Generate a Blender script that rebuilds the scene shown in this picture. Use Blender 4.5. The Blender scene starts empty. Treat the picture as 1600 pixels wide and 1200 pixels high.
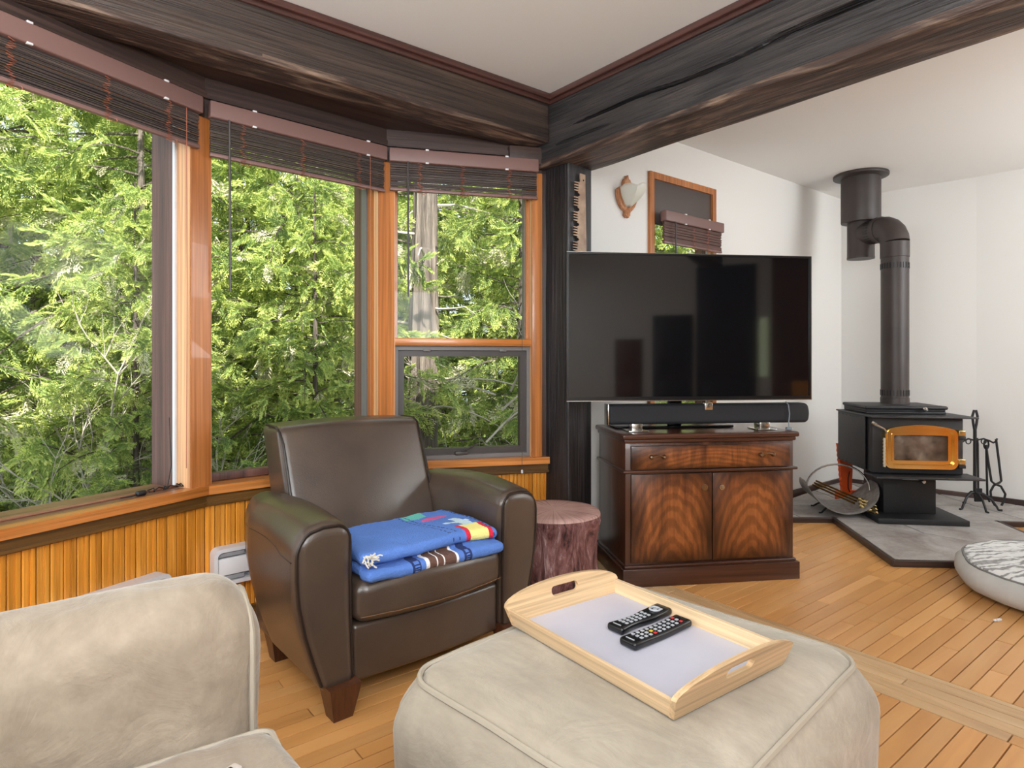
import bpy, math, random
import numpy as np
from mathutils import Vector, Matrix, noise as mnoise
S = 0.9                      # survey units to metres
R = math.radians
rnd = random.Random(7)
sc = bpy.context.scene
col = sc.collection
# ---------------------------------------------------------------- camera, sky, sun, added fill lights, exposure
cam = bpy.data.objects.new('camera', bpy.data.cameras.new('camera'))
col.objects.link(cam)
cam.location = (0, 0, 1.2 * S)
cam.rotation_euler = (R(90), 0, 0)
cam.data.sensor_width = 36
cam.data.lens = 36 * 975 / 1600
cam.data.shift_y = -38 / 1600
cam.data.clip_start = 0.02
sc.camera = cam
sc.view_settings.view_transform = 'Standard'
sc.view_settings.look = 'None'
sc.view_settings.gamma = 1
sc.view_settings.use_curve_mapping = False
sc.view_settings.exposure = 0.42
SKY_COL, SKY_STR = (0.80, 0.90, 1.0, 1), 1.7
SUN_STR = 10.0
w = bpy.data.worlds.new('sky'); sc.world = w; w.use_nodes = True
w.node_tree.nodes['Background'].inputs[0].default_value = SKY_COL
w.node_tree.nodes['Background'].inputs[1].default_value = SKY_STR
sun = bpy.data.lights.new('sun', 'SUN'); sun.energy = SUN_STR; sun.angle = R(0.6); sun.color = (1, .95, .86)
so = bpy.data.objects.new('sun', sun); col.objects.link(so)
so.rotation_euler = Vector((-0.5, 1.0, -.95)).to_track_quat('-Z', 'Y').to_euler()
def area(name, loc, size, energy, target, color=(1, 1, 1)):
    l = bpy.data.lights.new(name, 'AREA'); l.shape = 'RECTANGLE'; l.size, l.size_y = size[0] * S, size[1] * S
    l.energy = energy; l.color = color
    o = bpy.data.objects.new(name, l); col.objects.link(o)
    o.location = Vector(loc) * S
    o.rotation_euler = (Vector(target) - Vector(loc)).to_track_quat('-Z', 'Y').to_euler()
    return o
area('ceiling_lamp_main', (0.2, -1.0, 2.6), (2.2, 1.6), 48, (0.2, 0.2, 0), (.90, .96, 1))  # added fill light behind the camera, evens out the room
area('uplight_main', (0.4, -0.9, 1.75), (1.6, 1.2), 72, (0.2, 0.0, 3), (.90, .96, 1))  # added upward fill, brightens the main ceiling
area('window_light_back', (-2.0, -0.6, 1.6), (1.6, 1.4), 40, (0.6, 2.5, 1.2), (.9, .96, 1))  # added fill light out of view; no window stands here
area('ceiling_lamp_far', (4.9, 2.6, 2.66), (1.6, 1.6), 40, (3.4, 3.9, 0.6), (.92, .97, 1))  # added fill light past the right edge, for the stove corner
area('uplight_far', (4.7, 2.2, 1.6), (1.2, 1.2), 36, (4.2, 3.2, 3), (.92, .97, 1))  # added upward fill, brightens the far ceiling
# ---------------------------------------------------------------- materials
def nt(name):
    m = bpy.data.materials.new(name); m.use_nodes = True
    t = m.node_tree; p = t.nodes['Principled BSDF']
    return m, t, p
def lin(c):
    return tuple((x / 255 / 12.92 if x / 255 <= .04045 else ((x / 255 + .055) / 1.055) ** 2.4) for x in c) + (1,)
def coords(t, scale=(1, 1, 1), rand=True, kind='Object'):
    tc = t.nodes.new('ShaderNodeTexCoord'); mp = t.nodes.new('ShaderNodeMapping')
    mp.inputs['Scale'].default_value = scale
    t.links.new(tc.outputs[kind], mp.inputs['Vector'])
    if rand:
        oi = t.nodes.new('ShaderNodeObjectInfo'); mu = t.nodes.new('ShaderNodeMath'); mu.operation = 'MULTIPLY'
        mu.inputs[1].default_value = 37.0
        t.links.new(oi.outputs['Random'], mu.inputs[0])
        t.links.new(mu.outputs[0], mp.inputs['Location'])
    return mp.outputs[0]
def tnoise(t, vec, scale, detail=4, rough=.55, dist=0):
    n = t.nodes.new('ShaderNodeTexNoise'); n.inputs['Scale'].default_value = scale
    n.inputs['Detail'].default_value = detail; n.inputs['Roughness'].default_value = rough
    n.inputs['Distortion'].default_value = dist
    t.links.new(vec, n.inputs['Vector']); return n.outputs[0]
def ramp(t, fac, stops):
    r = t.nodes.new('ShaderNodeValToRGB'); e = r.color_ramp.elements
    while len(e) < len(stops): e.new(0.5)
    for el, (p, c) in zip(e, stops):
        el.position = p; el.color = c
    t.links.new(fac, r.inputs[0]); return r.outputs[0]
def mixc(t, fac, a, b, mode='MIX'):
    m = t.nodes.new('ShaderNodeMix'); m.data_type = 'RGBA'; m.blend_type = mode
    for s, v in ((m.inputs[0], fac), (m.inputs[6], a), (m.inputs[7], b)):
        if hasattr(v, 'is_linked'): t.links.new(v, s)
        else: s.default_value = v
    return m.outputs[2]
def bump(t, p, h, strength, dist=.01):
    b = t.nodes.new('ShaderNodeBump'); b.inputs['Strength'].default_value = strength
    b.inputs['Distance'].default_value = dist
    t.links.new(h, b.inputs['Height']); t.links.new(b.outputs[0], p.inputs['Normal'])
def plain(name, c, rough=.5, metal=0, c2=None, ns=6, b=0, bs=60, coat=0, spec=.5, rand=False, bd=.004):
    m, t, p = nt(name)
    p.inputs['Roughness'].default_value = rough; p.inputs['Metallic'].default_value = metal
    p.inputs['Coat Weight'].default_value = coat; p.inputs['Specular IOR Level'].default_value = spec
    p.inputs['Base Color'].default_value = lin(c)
    if c2 or b: v = coords(t, rand=rand)
    if c2:
        f = tnoise(t, v, ns, 5)
        t.links.new(ramp(t, f, [(.35, lin(c)), (.68, lin(c2))]), p.inputs['Base Color'])
    if b: bump(t, p, tnoise(t, v, bs, 4), b, bd)
    return m
def wood(name, stops, axis='x', scale=9, stretch=.08, rough=.4, b=.15, vary=.25, coat=0, dist=1.2, bd=.003, fine=1, spec=.5):
    m, t, p = nt(name)
    s = [1, 1, 1]; s['xyz'.index(axis)] = stretch
    v = coords(t, tuple(s))
    f = tnoise(t, v, scale, 5, .6, dist)
    c = ramp(t, f, [(.28 + .44 * i / max(1, len(stops) - 1), lin(q)) for i, q in enumerate(stops)])
    s2 = [1, 1, 1]; s2['xyz'.index(axis)] = stretch * .35
    v2 = coords(t, tuple(s2)); g = tnoise(t, v2, scale * 9, 3, .6)
    if fine: c = mixc(t, 1.0, c, ramp(t, g, [(.3, (.62, .62, .62, 1)), (.62, (1.08, 1.08, 1.08, 1))]), 'MULTIPLY')
    if vary:
        oi = t.nodes.new('ShaderNodeObjectInfo'); h = t.nodes.new('ShaderNodeHueSaturation')
        mr = t.nodes.new('ShaderNodeMapRange'); mr.inputs[3].default_value = 1 - vary; mr.inputs[4].default_value = 1 + vary * .7
        t.links.new(oi.outputs['Random'], mr.inputs[0]); t.links.new(mr.outputs[0], h.inputs['Value'])
        t.links.new(c, h.inputs['Color']); c = h.outputs[0]
    t.links.new(c, p.inputs['Base Color'])
    p.inputs['Roughness'].default_value = rough; p.inputs['Coat Weight'].default_value = coat
    p.inputs['Specular IOR Level'].default_value = spec
    if b: bump(t, p, g, b, bd)
    return m
def glassmat(name, tint=(1, 1, 1, 1), gloss=1.0):
    m, t, p = nt(name); t.nodes.remove(p)
    tr = t.nodes.new('ShaderNodeBsdfTransparent'); tr.inputs[0].default_value = tint
    gl = t.nodes.new('ShaderNodeBsdfGlossy'); gl.inputs['Roughness'].default_value = .01
    fr = t.nodes.new('ShaderNodeFresnel'); fr.inputs[0].default_value = 1.35
    mu = t.nodes.new('ShaderNodeMath'); mu.operation = 'MULTIPLY'; mu.inputs[1].default_value = gloss
    mx = t.nodes.new('ShaderNodeMixShader')
    t.links.new(fr.outputs[0], mu.inputs[0]); t.links.new(mu.outputs[0], mx.inputs[0])
    t.links.new(tr.outputs[0], mx.inputs[1]); t.links.new(gl.outputs[0], mx.inputs[2])
    t.links.new(mx.outputs[0], t.nodes['Material Output'].inputs[0]); return m
# ---------------------------------------------------------------- mesh builder
def softlist(h, r, k, mid):
    a = [-(h - r) - r * math.tan(math.pi / 4 * i / k) for i in range(k, 0, -1)]
    a += [-(h - r) + 2 * (h - r) * i / mid for i in range(mid + 1)]
    a += [(h - r) + r * math.tan(math.pi / 4 * i / k) for i in range(1, k + 1)]
    return a
class B:
    def __init__(s): s.v = []; s.f = []; s.m = []; s.M = None; s.mi = 0
    def add(s, vs, fs):
        n = len(s.v)
        for q in vs:
            q = Vector(q)
            if s.M is not None: q = s.M @ q
            s.v.append(q)
        for f in fs: s.f.append([i + n for i in f]); s.m.append(s.mi)
        return s
    def at(s, loc=(0, 0, 0), rot=(0, 0, 0)):
        from mathutils import Euler
        s.M = Matrix.Translation(loc) @ Euler([R(a) for a in rot]).to_matrix().to_4x4(); return s
    def box(s, lo, hi):
        x0, y0, z0 = lo; x1, y1, z1 = hi
        return s.add([(x0, y0, z0), (x1, y0, z0), (x1, y1, z0), (x0, y1, z0), (x0, y0, z1), (x1, y0, z1), (x1, y1, z1), (x0, y1, z1)],
                     [(0, 3, 2, 1), (4, 5, 6, 7), (0, 1, 5, 4), (1, 2, 6, 5), (2, 3, 7, 6), (3, 0, 4, 7)])
    def soft(s, lo, hi, r=.005, k=1, mid=(1, 1, 1), warp=None):
        c = [(a + b) / 2 for a, b in zip(lo, hi)]; h = [abs(b - a) / 2 for a, b in zip(lo, hi)]
        r = min(r, min(h) * .999)
        L = [softlist(h[i], r, k, mid[i]) for i in range(3)]; n = [len(a) - 1 for a in L]
        idx = {}; vs = []; fs = []
        def g(i, j, q):
            key = (i, j, q)
            if key not in idx:
                p = Vector((L[0][i], L[1][j], L[2][q]))
                inn = Vector([max(-(h[a] - r), min(h[a] - r, p[a])) for a in range(3)])
                d = p - inn
                if d.length > 1e-9: p = inn + d.normalized() * r
                p = p + Vector(c)
                if warp: p = Vector(warp(*p))
                idx[key] = len(vs); vs.append(p)
            return idx[key]
        for a in range(3):
            b_, c_ = (a + 1) % 3, (a + 2) % 3
            for e in (0, n[a]):
                for i in range(n[b_]):
                    for j in range(n[c_]):
                        q = []
                        for di, dj in ((0, 0), (1, 0), (1, 1), (0, 1)):
                            k3 = [0, 0, 0]; k3[a] = e; k3[b_] = i + di; k3[c_] = j + dj; q.append(g(*k3))
                        fs.append(q if e else q[::-1])
        return s.add(vs, fs)
    def prism(s, poly, z0, z1):
        n = len(poly)
        area_ = sum(poly[i][0] * poly[(i + 1) % n][1] - poly[(i + 1) % n][0] * poly[i][1] for i in range(n))
        if area_ < 0: poly = poly[::-1]
        vs = [(x, y, z0) for x, y in poly] + [(x, y, z1) for x, y in poly]
        fs = [list(range(n))[::-1], list(range(n, 2 * n))] + [(i, (i + 1) % n, n + (i + 1) % n, n + i) for i in range(n)]
        return s.add(vs, fs)
    def ring(s, outer, inner, z0, z1):
        n = len(outer)
        vs = [(x, y, z0) for x, y in outer] + [(x, y, z0) for x, y in inner] + [(x, y, z1) for x, y in outer] + [(x, y, z1) for x, y in inner]
        fs = []
        for i in range(n):
            j = (i + 1) % n
            fs += [(i, n + i, n + j, j), (2 * n + i, 2 * n + j, 3 * n + j, 3 * n + i), (i, j, 2 * n + j, 2 * n + i), (n + i, 3 * n + i, 3 * n + j, n + j)]
        return s.add(vs, fs)
    def tube(s, pts, r, n=8, closed=False, caps=True):
        P = [Vector(p) for p in pts]; m = len(P)
        rr = r if isinstance(r, (list, tuple)) else [r] * m
        vs = []; up = None
        for i in range(m):
            a = P[(i - 1) % m] if (closed or i > 0) else P[0]; c = P[(i + 1) % m] if (closed or i < m - 1) else P[-1]
            t = (c - a).normalized() if (c - a).length > 1e-9 else Vector((0, 0, 1))
            if up is None: up = t.orthogonal().normalized()
            up = (up - t * up.dot(t)); up = up.normalized() if up.length > 1e-6 else t.orthogonal().normalized()
            w_ = t.cross(up)
            for j in range(n):
                an = 2 * math.pi * j / n; vs.append(P[i] + (up * math.cos(an) + w_ * math.sin(an)) * rr[i])
        fs = []
        for i in range(m if closed else m - 1):
            for j in range(n):
                a = i * n + j; b = i * n + (j + 1) % n; c = ((i + 1) % m) * n + (j + 1) % n; d = ((i + 1) % m) * n + j
                fs.append((a, b, c, d))
        if caps and not closed: fs += [list(range(n))[::-1], list(range((m - 1) * n, m * n))]
        return s.add(vs, fs)
    def lathe(s, prof, n=24, warp=None):
        vs = []; fs = []; m = len(prof)
        for r_, z in prof:
            for j in range(n):
                a = 2 * math.pi * j / n; p = (r_ * math.cos(a), r_ * math.sin(a), z)
                vs.append(warp(*p) if warp else p)
        for i in range(m - 1):
            for j in range(n):
                fs.append((i * n + j, i * n + (j + 1) % n, (i + 1) * n + (j + 1) % n, (i + 1) * n + j))
        if prof[0][0] > 1e-6: fs.append(list(range(n))[::-1])
        if prof[-1][0] > 1e-6: fs.append(list(range((m - 1) * n, m * n)))
        return s.add(vs, fs)
    def build(s, name, mats, parent=None, loc=(0, 0, 0), rz=0, smooth=35, **pr):
        me = bpy.data.meshes.new(name)
        me.from_pydata([tuple(q * S) for q in s.v], [], s.f)
        if not isinstance(mats, (list, tuple)): mats = [mats]
        for q in mats: me.materials.append(q)
        if len(mats) > 1: me.polygons.foreach_set('material_index', s.m)
        if smooth:
            me.polygons.foreach_set('use_smooth', [True] * len(s.f)); me.update()
            me.set_sharp_from_angle(angle=R(smooth))
        me.update()
        return place(name, me, parent, loc, rz, **pr)
def place(name, me, parent=None, loc=(0, 0, 0), rz=0, **pr):
    o = bpy.data.objects.new(name, me); col.objects.link(o)
    if parent: o.parent = parent
    o.location = Vector(loc) * S; o.rotation_euler = (0, 0, rz)
    for k, v in pr.items(): o[{'cat': 'category'}.get(k, k)] = v
    return o
def thing(name, label, cat, loc=(0, 0, 0), rz=0, group=None):
    o = place(name, None, None, loc, rz); o['label'] = label; o['category'] = cat
    o.empty_display_size = .05
    if group: o['group'] = group
    return o
def frame(name, loc, rz):
    o = place(name, None, None, loc, rz); o['kind'] = 'structure'; return o
def arc(cx, cy, r, a0, a1, n):
    return [(cx + r * math.cos(R(a0 + (a1 - a0) * i / n)), cy + r * math.sin(R(a0 + (a1 - a0) * i / n))) for i in range(n + 1)]
def rrect(x0, y0, x1, y1, r, n=4):
    return arc(x1 - r, y1 - r, r, 0, 90, n) + arc(x0 + r, y1 - r, r, 90, 180, n) + arc(x0 + r, y0 + r, r, 180, 270, n) + arc(x1 - r, y0 + r, r, 270, 360, n)
def nz(x, y, z, s=1.0): return mnoise.noise(Vector((x * s, y * s, z * s)))
# ---- material table
M = {}
M['wall'] = plain('white_wall_paint', (226, 224, 220), .75, b=.12, bs=140)
M['ceiling'] = plain('ceiling_paint', (230, 229, 226), .6, b=.08, bs=90)
M['beam'] = wood('dark_stained_timber', [(42, 33, 30), (62, 50, 44), (84, 68, 58)], 'x', 9, .05, .5, 1.0, 0, bd=.012, dist=2.0)
M['beam_black'] = wood('black_painted_timber', [(36, 34, 36), (54, 51, 51), (72, 65, 62)], 'x', 7, .10, .42, 1.0, 0, bd=.014, dist=2.5)
M['beam_under'] = wood('bare_grained_timber_underside', [(40, 29, 26), (70, 53, 46), (142, 118, 100)], 'x', 7, .14, .5, 1.0, 0, bd=.01, dist=4.5)
M['slat_red'] = wood('red_brown_slats', [(64, 38, 32), (92, 60, 52), (110, 78, 70)], 'x', 30, .03, .5, .1, 0)
M['post'] = wood('black_post_timber', [(20, 19, 21), (40, 37, 38), (60, 56, 57)], 'z', 8, .08, .4, .8, 0, bd=.008, dist=1.5)
M['brownboard'] = wood('dark_brown_board', [(44, 32, 28), (66, 48, 42), (84, 62, 54)], 'x', 9, .06, .5, .3, .1)
M['brownboard_z'] = wood('dark_brown_upright_board', [(40, 30, 28), (62, 46, 42), (80, 60, 54)], 'z', 9, .06, .5, .3, .1)
M['crown'] = wood('red_brown_trim', [(54, 32, 29), (80, 50, 44), (98, 66, 60)], 'x', 12, .05, .3, .1, 0, coat=.3)
M['fir'] = wood('varnished_fir', [(168, 96, 36), (196, 120, 56), (210, 138, 74)], 'x', 10, .06, .3, .15, .08, coat=.25)
M['fir_z'] = wood('varnished_fir_upright', [(158, 92, 40), (186, 114, 58), (202, 134, 76)], 'z', 10, .05, .32, .15, .08, coat=.25)
M['fir_light'] = wood('sun_bleached_fir', [(190, 130, 84), (222, 170, 122), (232, 186, 142)], 'z', 10, .04, .45, .15, .05)  # paler fir: light falling on the window jambs, put into the colour
M['weather'] = wood('weathered_brown_frame', [(66, 42, 38), (104, 68, 58), (122, 84, 74)], 'z', 14, .04, .5, .2, .05)
M['sill_old'] = wood('worn_sill_top', [(96, 66, 54), (136, 92, 70), (158, 110, 84)], 'x', 12, .06, .35, .2, .05)
M['mould'] = wood('olive_brown_moulding', [(78, 52, 22), (104, 72, 34), (120, 84, 42)], 'x', 14, .05, .35, .1, .05)
M['pine'] = wood('amber_pine_board', [(206, 128, 36), (224, 148, 52), (234, 164, 70)], 'z', 8, .07, .32, .08, .13, coat=.2)
M['oak'] = wood('oak_strip_floor', [(192, 134, 74), (208, 150, 88), (218, 164, 104)], 'x', 5, .14, .36, .1, .10, coat=.08, bd=.002, fine=0)
M['oak_worn'] = wood('worn_oak_boards', [(176, 138, 100), (200, 162, 118), (216, 182, 140)], 'x', 6, .14, .4, .1, .08, fine=0)
M['gap'] = plain('floor_gap', (52, 32, 18), .8)
M['gray'] = plain('grey_vinyl_frame', (112, 108, 106), .45)
M['dgray'] = plain('dark_bronze_frame', (66, 60, 58), .45)
M['white'] = plain('white_enamel', (222, 221, 222), .35)
M['wstrip'] = plain('white_glazing_strip', (214, 218, 224), .4)
M['glass'] = glassmat('window_glass', (.97, .985, .975, 1), .22)
M['mauve'] = plain('mauve_brown_paint', (122, 92, 86), .42)
M['slat'] = wood('woven_wood_slats', [(46, 38, 36), (74, 62, 58), (98, 84, 78)], 'x', 30, .03, .55, .1, 0)
M['cord'] = plain('copper_cord', (168, 100, 76), .6)
M['dark'] = plain('black_plastic', (22, 22, 24), .4)
M['satin'] = plain('satin_black', (16, 17, 20), .25)
M['chrome'] = plain('chrome', (200, 198, 194), .22, 1)
# ---------------------------------------------------------------- plan geometry (survey units, camera at the origin)
AB = 38.3
UX, UY = math.cos(R(AB)), math.sin(R(AB))
def uv(u, v): return (u * UX - v * UY, u * UY + v * UX)
def touv(x, y): return (x * UX + y * UY, -x * UY + y * UX)
P0 = (-1.78, 1.823); P1 = (-1.339, 2.72); P2 = (-.669, 3.33); P3 = (.204, 3.548)
BAY = [P0, P1, P2, P3]
CB = (.198, 3.45)
CF = (3.15, 5.97)
RB = (3.896, 5.239)
RE = (6.75, 2.02)
def ang(a, b): return math.atan2(b[1] - a[1], b[0] - a[0])
def dist(a, b): return math.hypot(b[0] - a[0], b[1] - a[1])
def local(o, a, p):
    dx, dy = p[0] - o[0], p[1] - o[1]; c, s = math.cos(a), math.sin(a)
    return (dx * c + dy * s, -dx * s + dy * c)
def world(o, a, p):
    c, s = math.cos(a), math.sin(a); return (o[0] + p[0] * c - p[1] * s, o[1] + p[0] * s + p[1] * c)
def hit(o, a, px, yo=0.0):
    k = (px - 800) / 975; c, s = math.cos(a), math.sin(a)
    ox, oy = o[0] - yo * s, o[1] + yo * c
    return (k * oy - ox) / (c - k * s)
def offset_line(pts, y):
    out = []
    for i in range(len(pts)):
        d1 = ang(pts[i - 1], pts[i]) if i else ang(pts[0], pts[1])
        d2 = ang(pts[i], pts[i + 1]) if i < len(pts) - 1 else d1
        h = (d1 + d2) / 2; k = y / math.cos((d2 - d1) / 2)
        out.append((pts[i][0] - math.sin(h) * k, pts[i][1] + math.cos(h) * k))
    return out
def bayband(names, mat, y0, y1, z0, z1, kind='structure', segs=(0, 1, 2), **pr):
    A, Bq = offset_line(BAY, y0), offset_line(BAY, y1); out = []
    for i in segs:
        o, a = BAY[i], ang(BAY[i], BAY[i + 1])
        b = B(); b.prism([local(o, a, q) for q in (A[i], A[i + 1], Bq[i + 1], Bq[i])], z0, z1)
        ob = b.build(names[i] if isinstance(names, (list, tuple)) else names, mat, None, (o[0], o[1], 0), a)
        if kind: ob['kind'] = kind
        out.append(ob)
    return out
# ---- floor
W1A, W2A, W3A = ang(P0, P1), ang(P1, P2), ang(P2, P3)
WL0 = uv(-.27, 2.545)
shell = [uv(-3.6, -2.6), uv(6.55, -2.6), RE, RB, CF, uv(touv(*CF)[0] - 3.75, touv(*CF)[1]), P3, P2, P1, P0, uv(-3.6, 2.545)]
b = B(); b.prism([touv(*q) for q in shell], -.12, -.014)
flo = b.build('floor', M['gap'], None, (0, 0, 0), R(AB), smooth=0, kind='structure')
def inside(p, poly):
    c = False; n = len(poly)
    for i in range(n):
        x0, y0 = poly[i]; x1, y1 = poly[(i + 1) % n]
        if (y0 > p[1]) != (y1 > p[1]) and p[0] < (x1 - x0) * (p[1] - y0) / (y1 - y0) + x0: c = not c
    return c
suv = [touv(*q) for q in shell]
def plank_box(b, x0, x1, y0, y1):
    g, c = .0021, .0007
    x0 += g; x1 -= g; y0 += g; y1 -= g
    return b.add([(x0, y0, -.014), (x1, y0, -.014), (x1, y1, -.014), (x0, y1, -.014), (x0, y0, -c), (x1, y0, -c), (x1, y1, -c), (x0, y1, -c),
                  (x0 + c, y0 + c, 0), (x1 - c, y0 + c, 0), (x1 - c, y1 - c, 0), (x0 + c, y1 - c, 0)],
                 [(0, 1, 5, 4), (1, 2, 6, 5), (2, 3, 7, 6), (3, 0, 4, 7), (4, 5, 9, 8), (5, 6, 10, 9), (6, 7, 11, 10), (7, 4, 8, 11), (8, 9, 10, 11)])
BW = .0625
U0, U1 = 2.434, 2.434 + 4.5 * BW
cands = []
rf = random.Random(3)
def rowboards(lo, hi, along_u, c0):
    x = lo - rf.random() * .8
    while x < hi:
        L = rf.choice([.45, .6, .75, .95, 1.2, 1.5]); a, e = max(x, lo), min(x + L, hi); x += L
        if e - a > .05: cands.append((a, e, c0, along_u))
def clips(fix, along_u, lo, hi):
    n = 220; xs = [lo + (hi - lo) * i / n for i in range(n + 1)]; run = None; out = []
    for q in xs:
        p = (q, fix) if along_u else (fix, q)
        if inside(p, suv):
            run = [q, q] if run is None else [run[0], q]
        elif run: out.append(run); run = None
    if run: out.append(run)
    return out
v = -2.5
while v < 2.9:
    for lo, hi in clips(v + BW / 2, True, -3.5, U0): rowboards(lo, min(hi, U0), True, v)
    for lo, hi in clips(v + BW / 2, True, U1, 6.8): rowboards(max(lo, U1), hi, True, v)
    v += BW
for i in range(5):
    u = U0 + i * BW; wd = BW if i < 4 else BW / 2
    rowboards(-2.5, 2.7, False, u)
def screen(p):
    if p[1] < .15: return None
    return (800 + 975 * p[0] / p[1], 562 + 1.2 * 975 / p[1])
hearth_poly = [(1.69, 4.62), (2.38, 4.60), (2.225, 3.63), (3.33, 3.545), (3.49, 4.50), (4.36, 4.43), RB, CF]
def area_seen(c):
    a, e, f, al = c; s = 0; n = 10
    for i in range(n):
        q = a + (e - a) * (i + .5) / n; p = (q, f + BW / 2) if al else (f + BW / 2, q)
        wq = uv(*p); k = screen(wq)
        if k and 0 < k[0] < 1600 and 600 < k[1] < 1210 and not inside(wq, hearth_poly):
            if k[0] < 390 and k[1] > 975: continue
            if 650 < k[0] < 1340 and k[1] > 1060: continue
            if k[0] > 1500 and k[1] < 960: continue
            s += (e - a) / n * 1 / wq[1] ** 3
    return s
cands = [(area_seen(c), c) for c in cands]
cands.sort(key=lambda q: -q[0])
stuffb = B()
for i, (s_, c) in enumerate(cands):
    a, e, f, al = c
    wd = BW if (al or f < U0 + 3.9 * BW) else BW / 2
    if s_ > 0 and i < 296:
        b = B(); L = e - a; plank_box(b, -L / 2, L / 2, -wd / 2, wd / 2)
        cx, cy = ((a + e) / 2, f + wd / 2) if al else (f + wd / 2, (a + e) / 2)
        b.build('plank', M['oak' if al else 'oak_worn'], flo, (cx, cy, rf.uniform(0, .0006)), 0 if al else R(90), smooth=0)
    elif al: plank_box(stuffb, a, e, f, f + wd)
    else:
        stuffb.M = Matrix.Rotation(R(90), 4, 'Z'); plank_box(stuffb, a, e, -f - wd, -f); stuffb.M = None
stuffb.build('floorboards', M['oak'], flo, smooth=0, kind='stuff')
# ---- ceilings
b = B(); b.prism([(-3.7, -2.7), (2.34, -2.7), (2.34, 2.6), (-3.7, 2.6)], 2.65, 2.74)
b.build('ceiling', M['ceiling'], None, (0, 0, 0), R(AB), smooth=0, kind='structure')
b = B(); b.prism([touv(*RE), touv(*RB), touv(*CF), (2.2, 2.733), (2.2, -2.7), (6.6, -2.7)], 2.735, 2.85)
b.build('ceiling_far', M['ceiling'], None, (0, 0, 0), R(AB), smooth=0, kind='structure')
# ---- plain walls
def wall(name, p, q, h=2.85, t=.12, z0=-.1, mat='wall', side=1):
    a = ang(p, q); b = B(); b.box((0, min(0, t * side), z0), (dist(p, q), max(0, t * side), h))
    return b.build(name, M[mat], None, (p[0], p[1], 0), a, smooth=0, kind='structure')
wall('wall_left', uv(-3.6, 2.545), P0)
wall('wall_back_left', uv(-3.6, -2.6), uv(-3.6, 2.66))
wall('wall_back', uv(6.6, -2.6), uv(-3.72, -2.6))
wall('wall_right', RB, (RE[0] + .4, RE[1] - .45))
wall('wall_chimney', (CF[0] - .02, CF[1] + .02), (RB[0] + .03, RB[1] - .03))
# wall behind the television, with its window opening
TW = R(AB + .0); TO = uv(touv(*CF)[0] - 3.75, touv(*CF)[1])
TA = ang(TO, CF); TL = dist(TO, CF)
wx0, wx1 = hit(TO, TA, 1019), hit(TO, TA, 1113)
wz0, wz1 = .72, 2.44
b = B()
b.box((0, 0, -.1), (wx0, .14, 2.85)); b.box((wx1, 0, -.1), (TL + .12, .14, 2.85))
b.box((wx0, 0, -.1), (wx1, .14, wz0)); b.box((wx0, 0, wz1), (wx1, .14, 2.85))
b.build('wall_front', M['wall'], None, (TO[0], TO[1], 0), TA, smooth=0, kind='structure')
# ---- bay: lower wall with beadboard, mouldings, sills, headers
BN = ['wall_bay_left', 'wall_bay_middle', 'wall_bay_right']
walls = bayband(BN, M['gap'], .012, .24, -.1, .62)
OP = {}                                   # openings: local x range of each window
OP[0] = (.06, hit(P0, W1A, 298)); OP[1] = (hit(P1, W2A, 329), hit(P1, W2A, 591)); OP[2] = (hit(P2, W3A, 616), hit(P2, W3A, 831))
rp = random.Random(11)
for i in range(3):
    L = dist(BAY[i], BAY[i + 1]); n = round(L / .044); wdt = L / n
    b = B()
    g = .0012; hw = wdt / 2
    prof = [(-hw + g, .012), (-hw + g, .0035), (-hw + g + .0035, 0), (-.0045, 0), (-.003, .004), (0, .0008), (.003, .004), (.0045, 0), (hw - g - .0035, 0), (hw - g, .0035), (hw - g, .012)]
    b.prism(prof, .07, .575)
    first = None
    for k in range(n):
        if first is None: first = b.build('plank', M['pine'], walls[i], ((k + .5) * wdt, 0, 0), 0, smooth=0)
        else: place('plank', first.data, walls[i], ((k + .5) * wdt, rp.uniform(-.0008, .0008), 0), 0)
bayband(['baseboard_bay_left', 'baseboard_bay_middle', 'baseboard_bay_right'], M['mould'], -.018, 0, 0, .085)
bayband(['trim_1', 'trim_2', 'trim_3'], M['mould'], -.016, .012, .562, .618)
bayband(['trim_4', 'trim_5', 'trim_6'], M['mould'], -.024, .0, .566, .578)
bayband(['trim_7', 'trim_8', 'trim_9'], M['fir'], -.036, .02, .615, .652)
sills = bayband(['trim_10', 'trim_11', 'trim_12'], M['fir'], .02, .24, .615, .651, segs=(1, 2))
bayband(['trim_13', 'trim_14', 'trim_15'], M['sill_old'], .0201, .24, .615, .652, segs=(0,))
bayband(['trim_16', 'trim_17', 'trim_18'], M['brownboard'], 0, .24, 2.25, 2.47)
bayband(['trim_19', 'trim_20', 'trim_21'], M['brownboard'], -.02, 0, 2.335, 2.365)
b = B(); o_, a_ = P2, W3A
b.soft((hit(P2, W3A, 793), -.05, 2.29), (hit(P2, W3A, 866), -.0, 2.385), .004)
b.build('trim_22', M['brownboard'], None, (o_[0], o_[1], 0), a_, kind='structure')
# posts between the windows
def post(name, segA, xa, segB, xb, mat, depth=.24):
    oA, aA = BAY[segA], ang(BAY[segA], BAY[segA + 1]); oB, aB = BAY[segB], ang(BAY[segB], BAY[segB + 1])
    a = (aA + aB) / 2; o = BAY[segB]
    pts = [world(oA, aA, (xa, -.004)), world(oB, aB, (xb, -.004)), world(oB, aB, (xb, depth)), world(oA, aA, (xa, depth))]
    b = B(); b.prism([local(o, a, q) for q in pts], .652, 2.25)
    b.build(name, mat, None, (o[0], o[1], 0), a, smooth=0, kind='structure')
post('trim_23', 0, OP[0][1], 1, OP[1][0], M['fir_z'])
post('trim_24', 1, OP[1][1], 2, OP[2][0], M['fir_z'])
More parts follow.
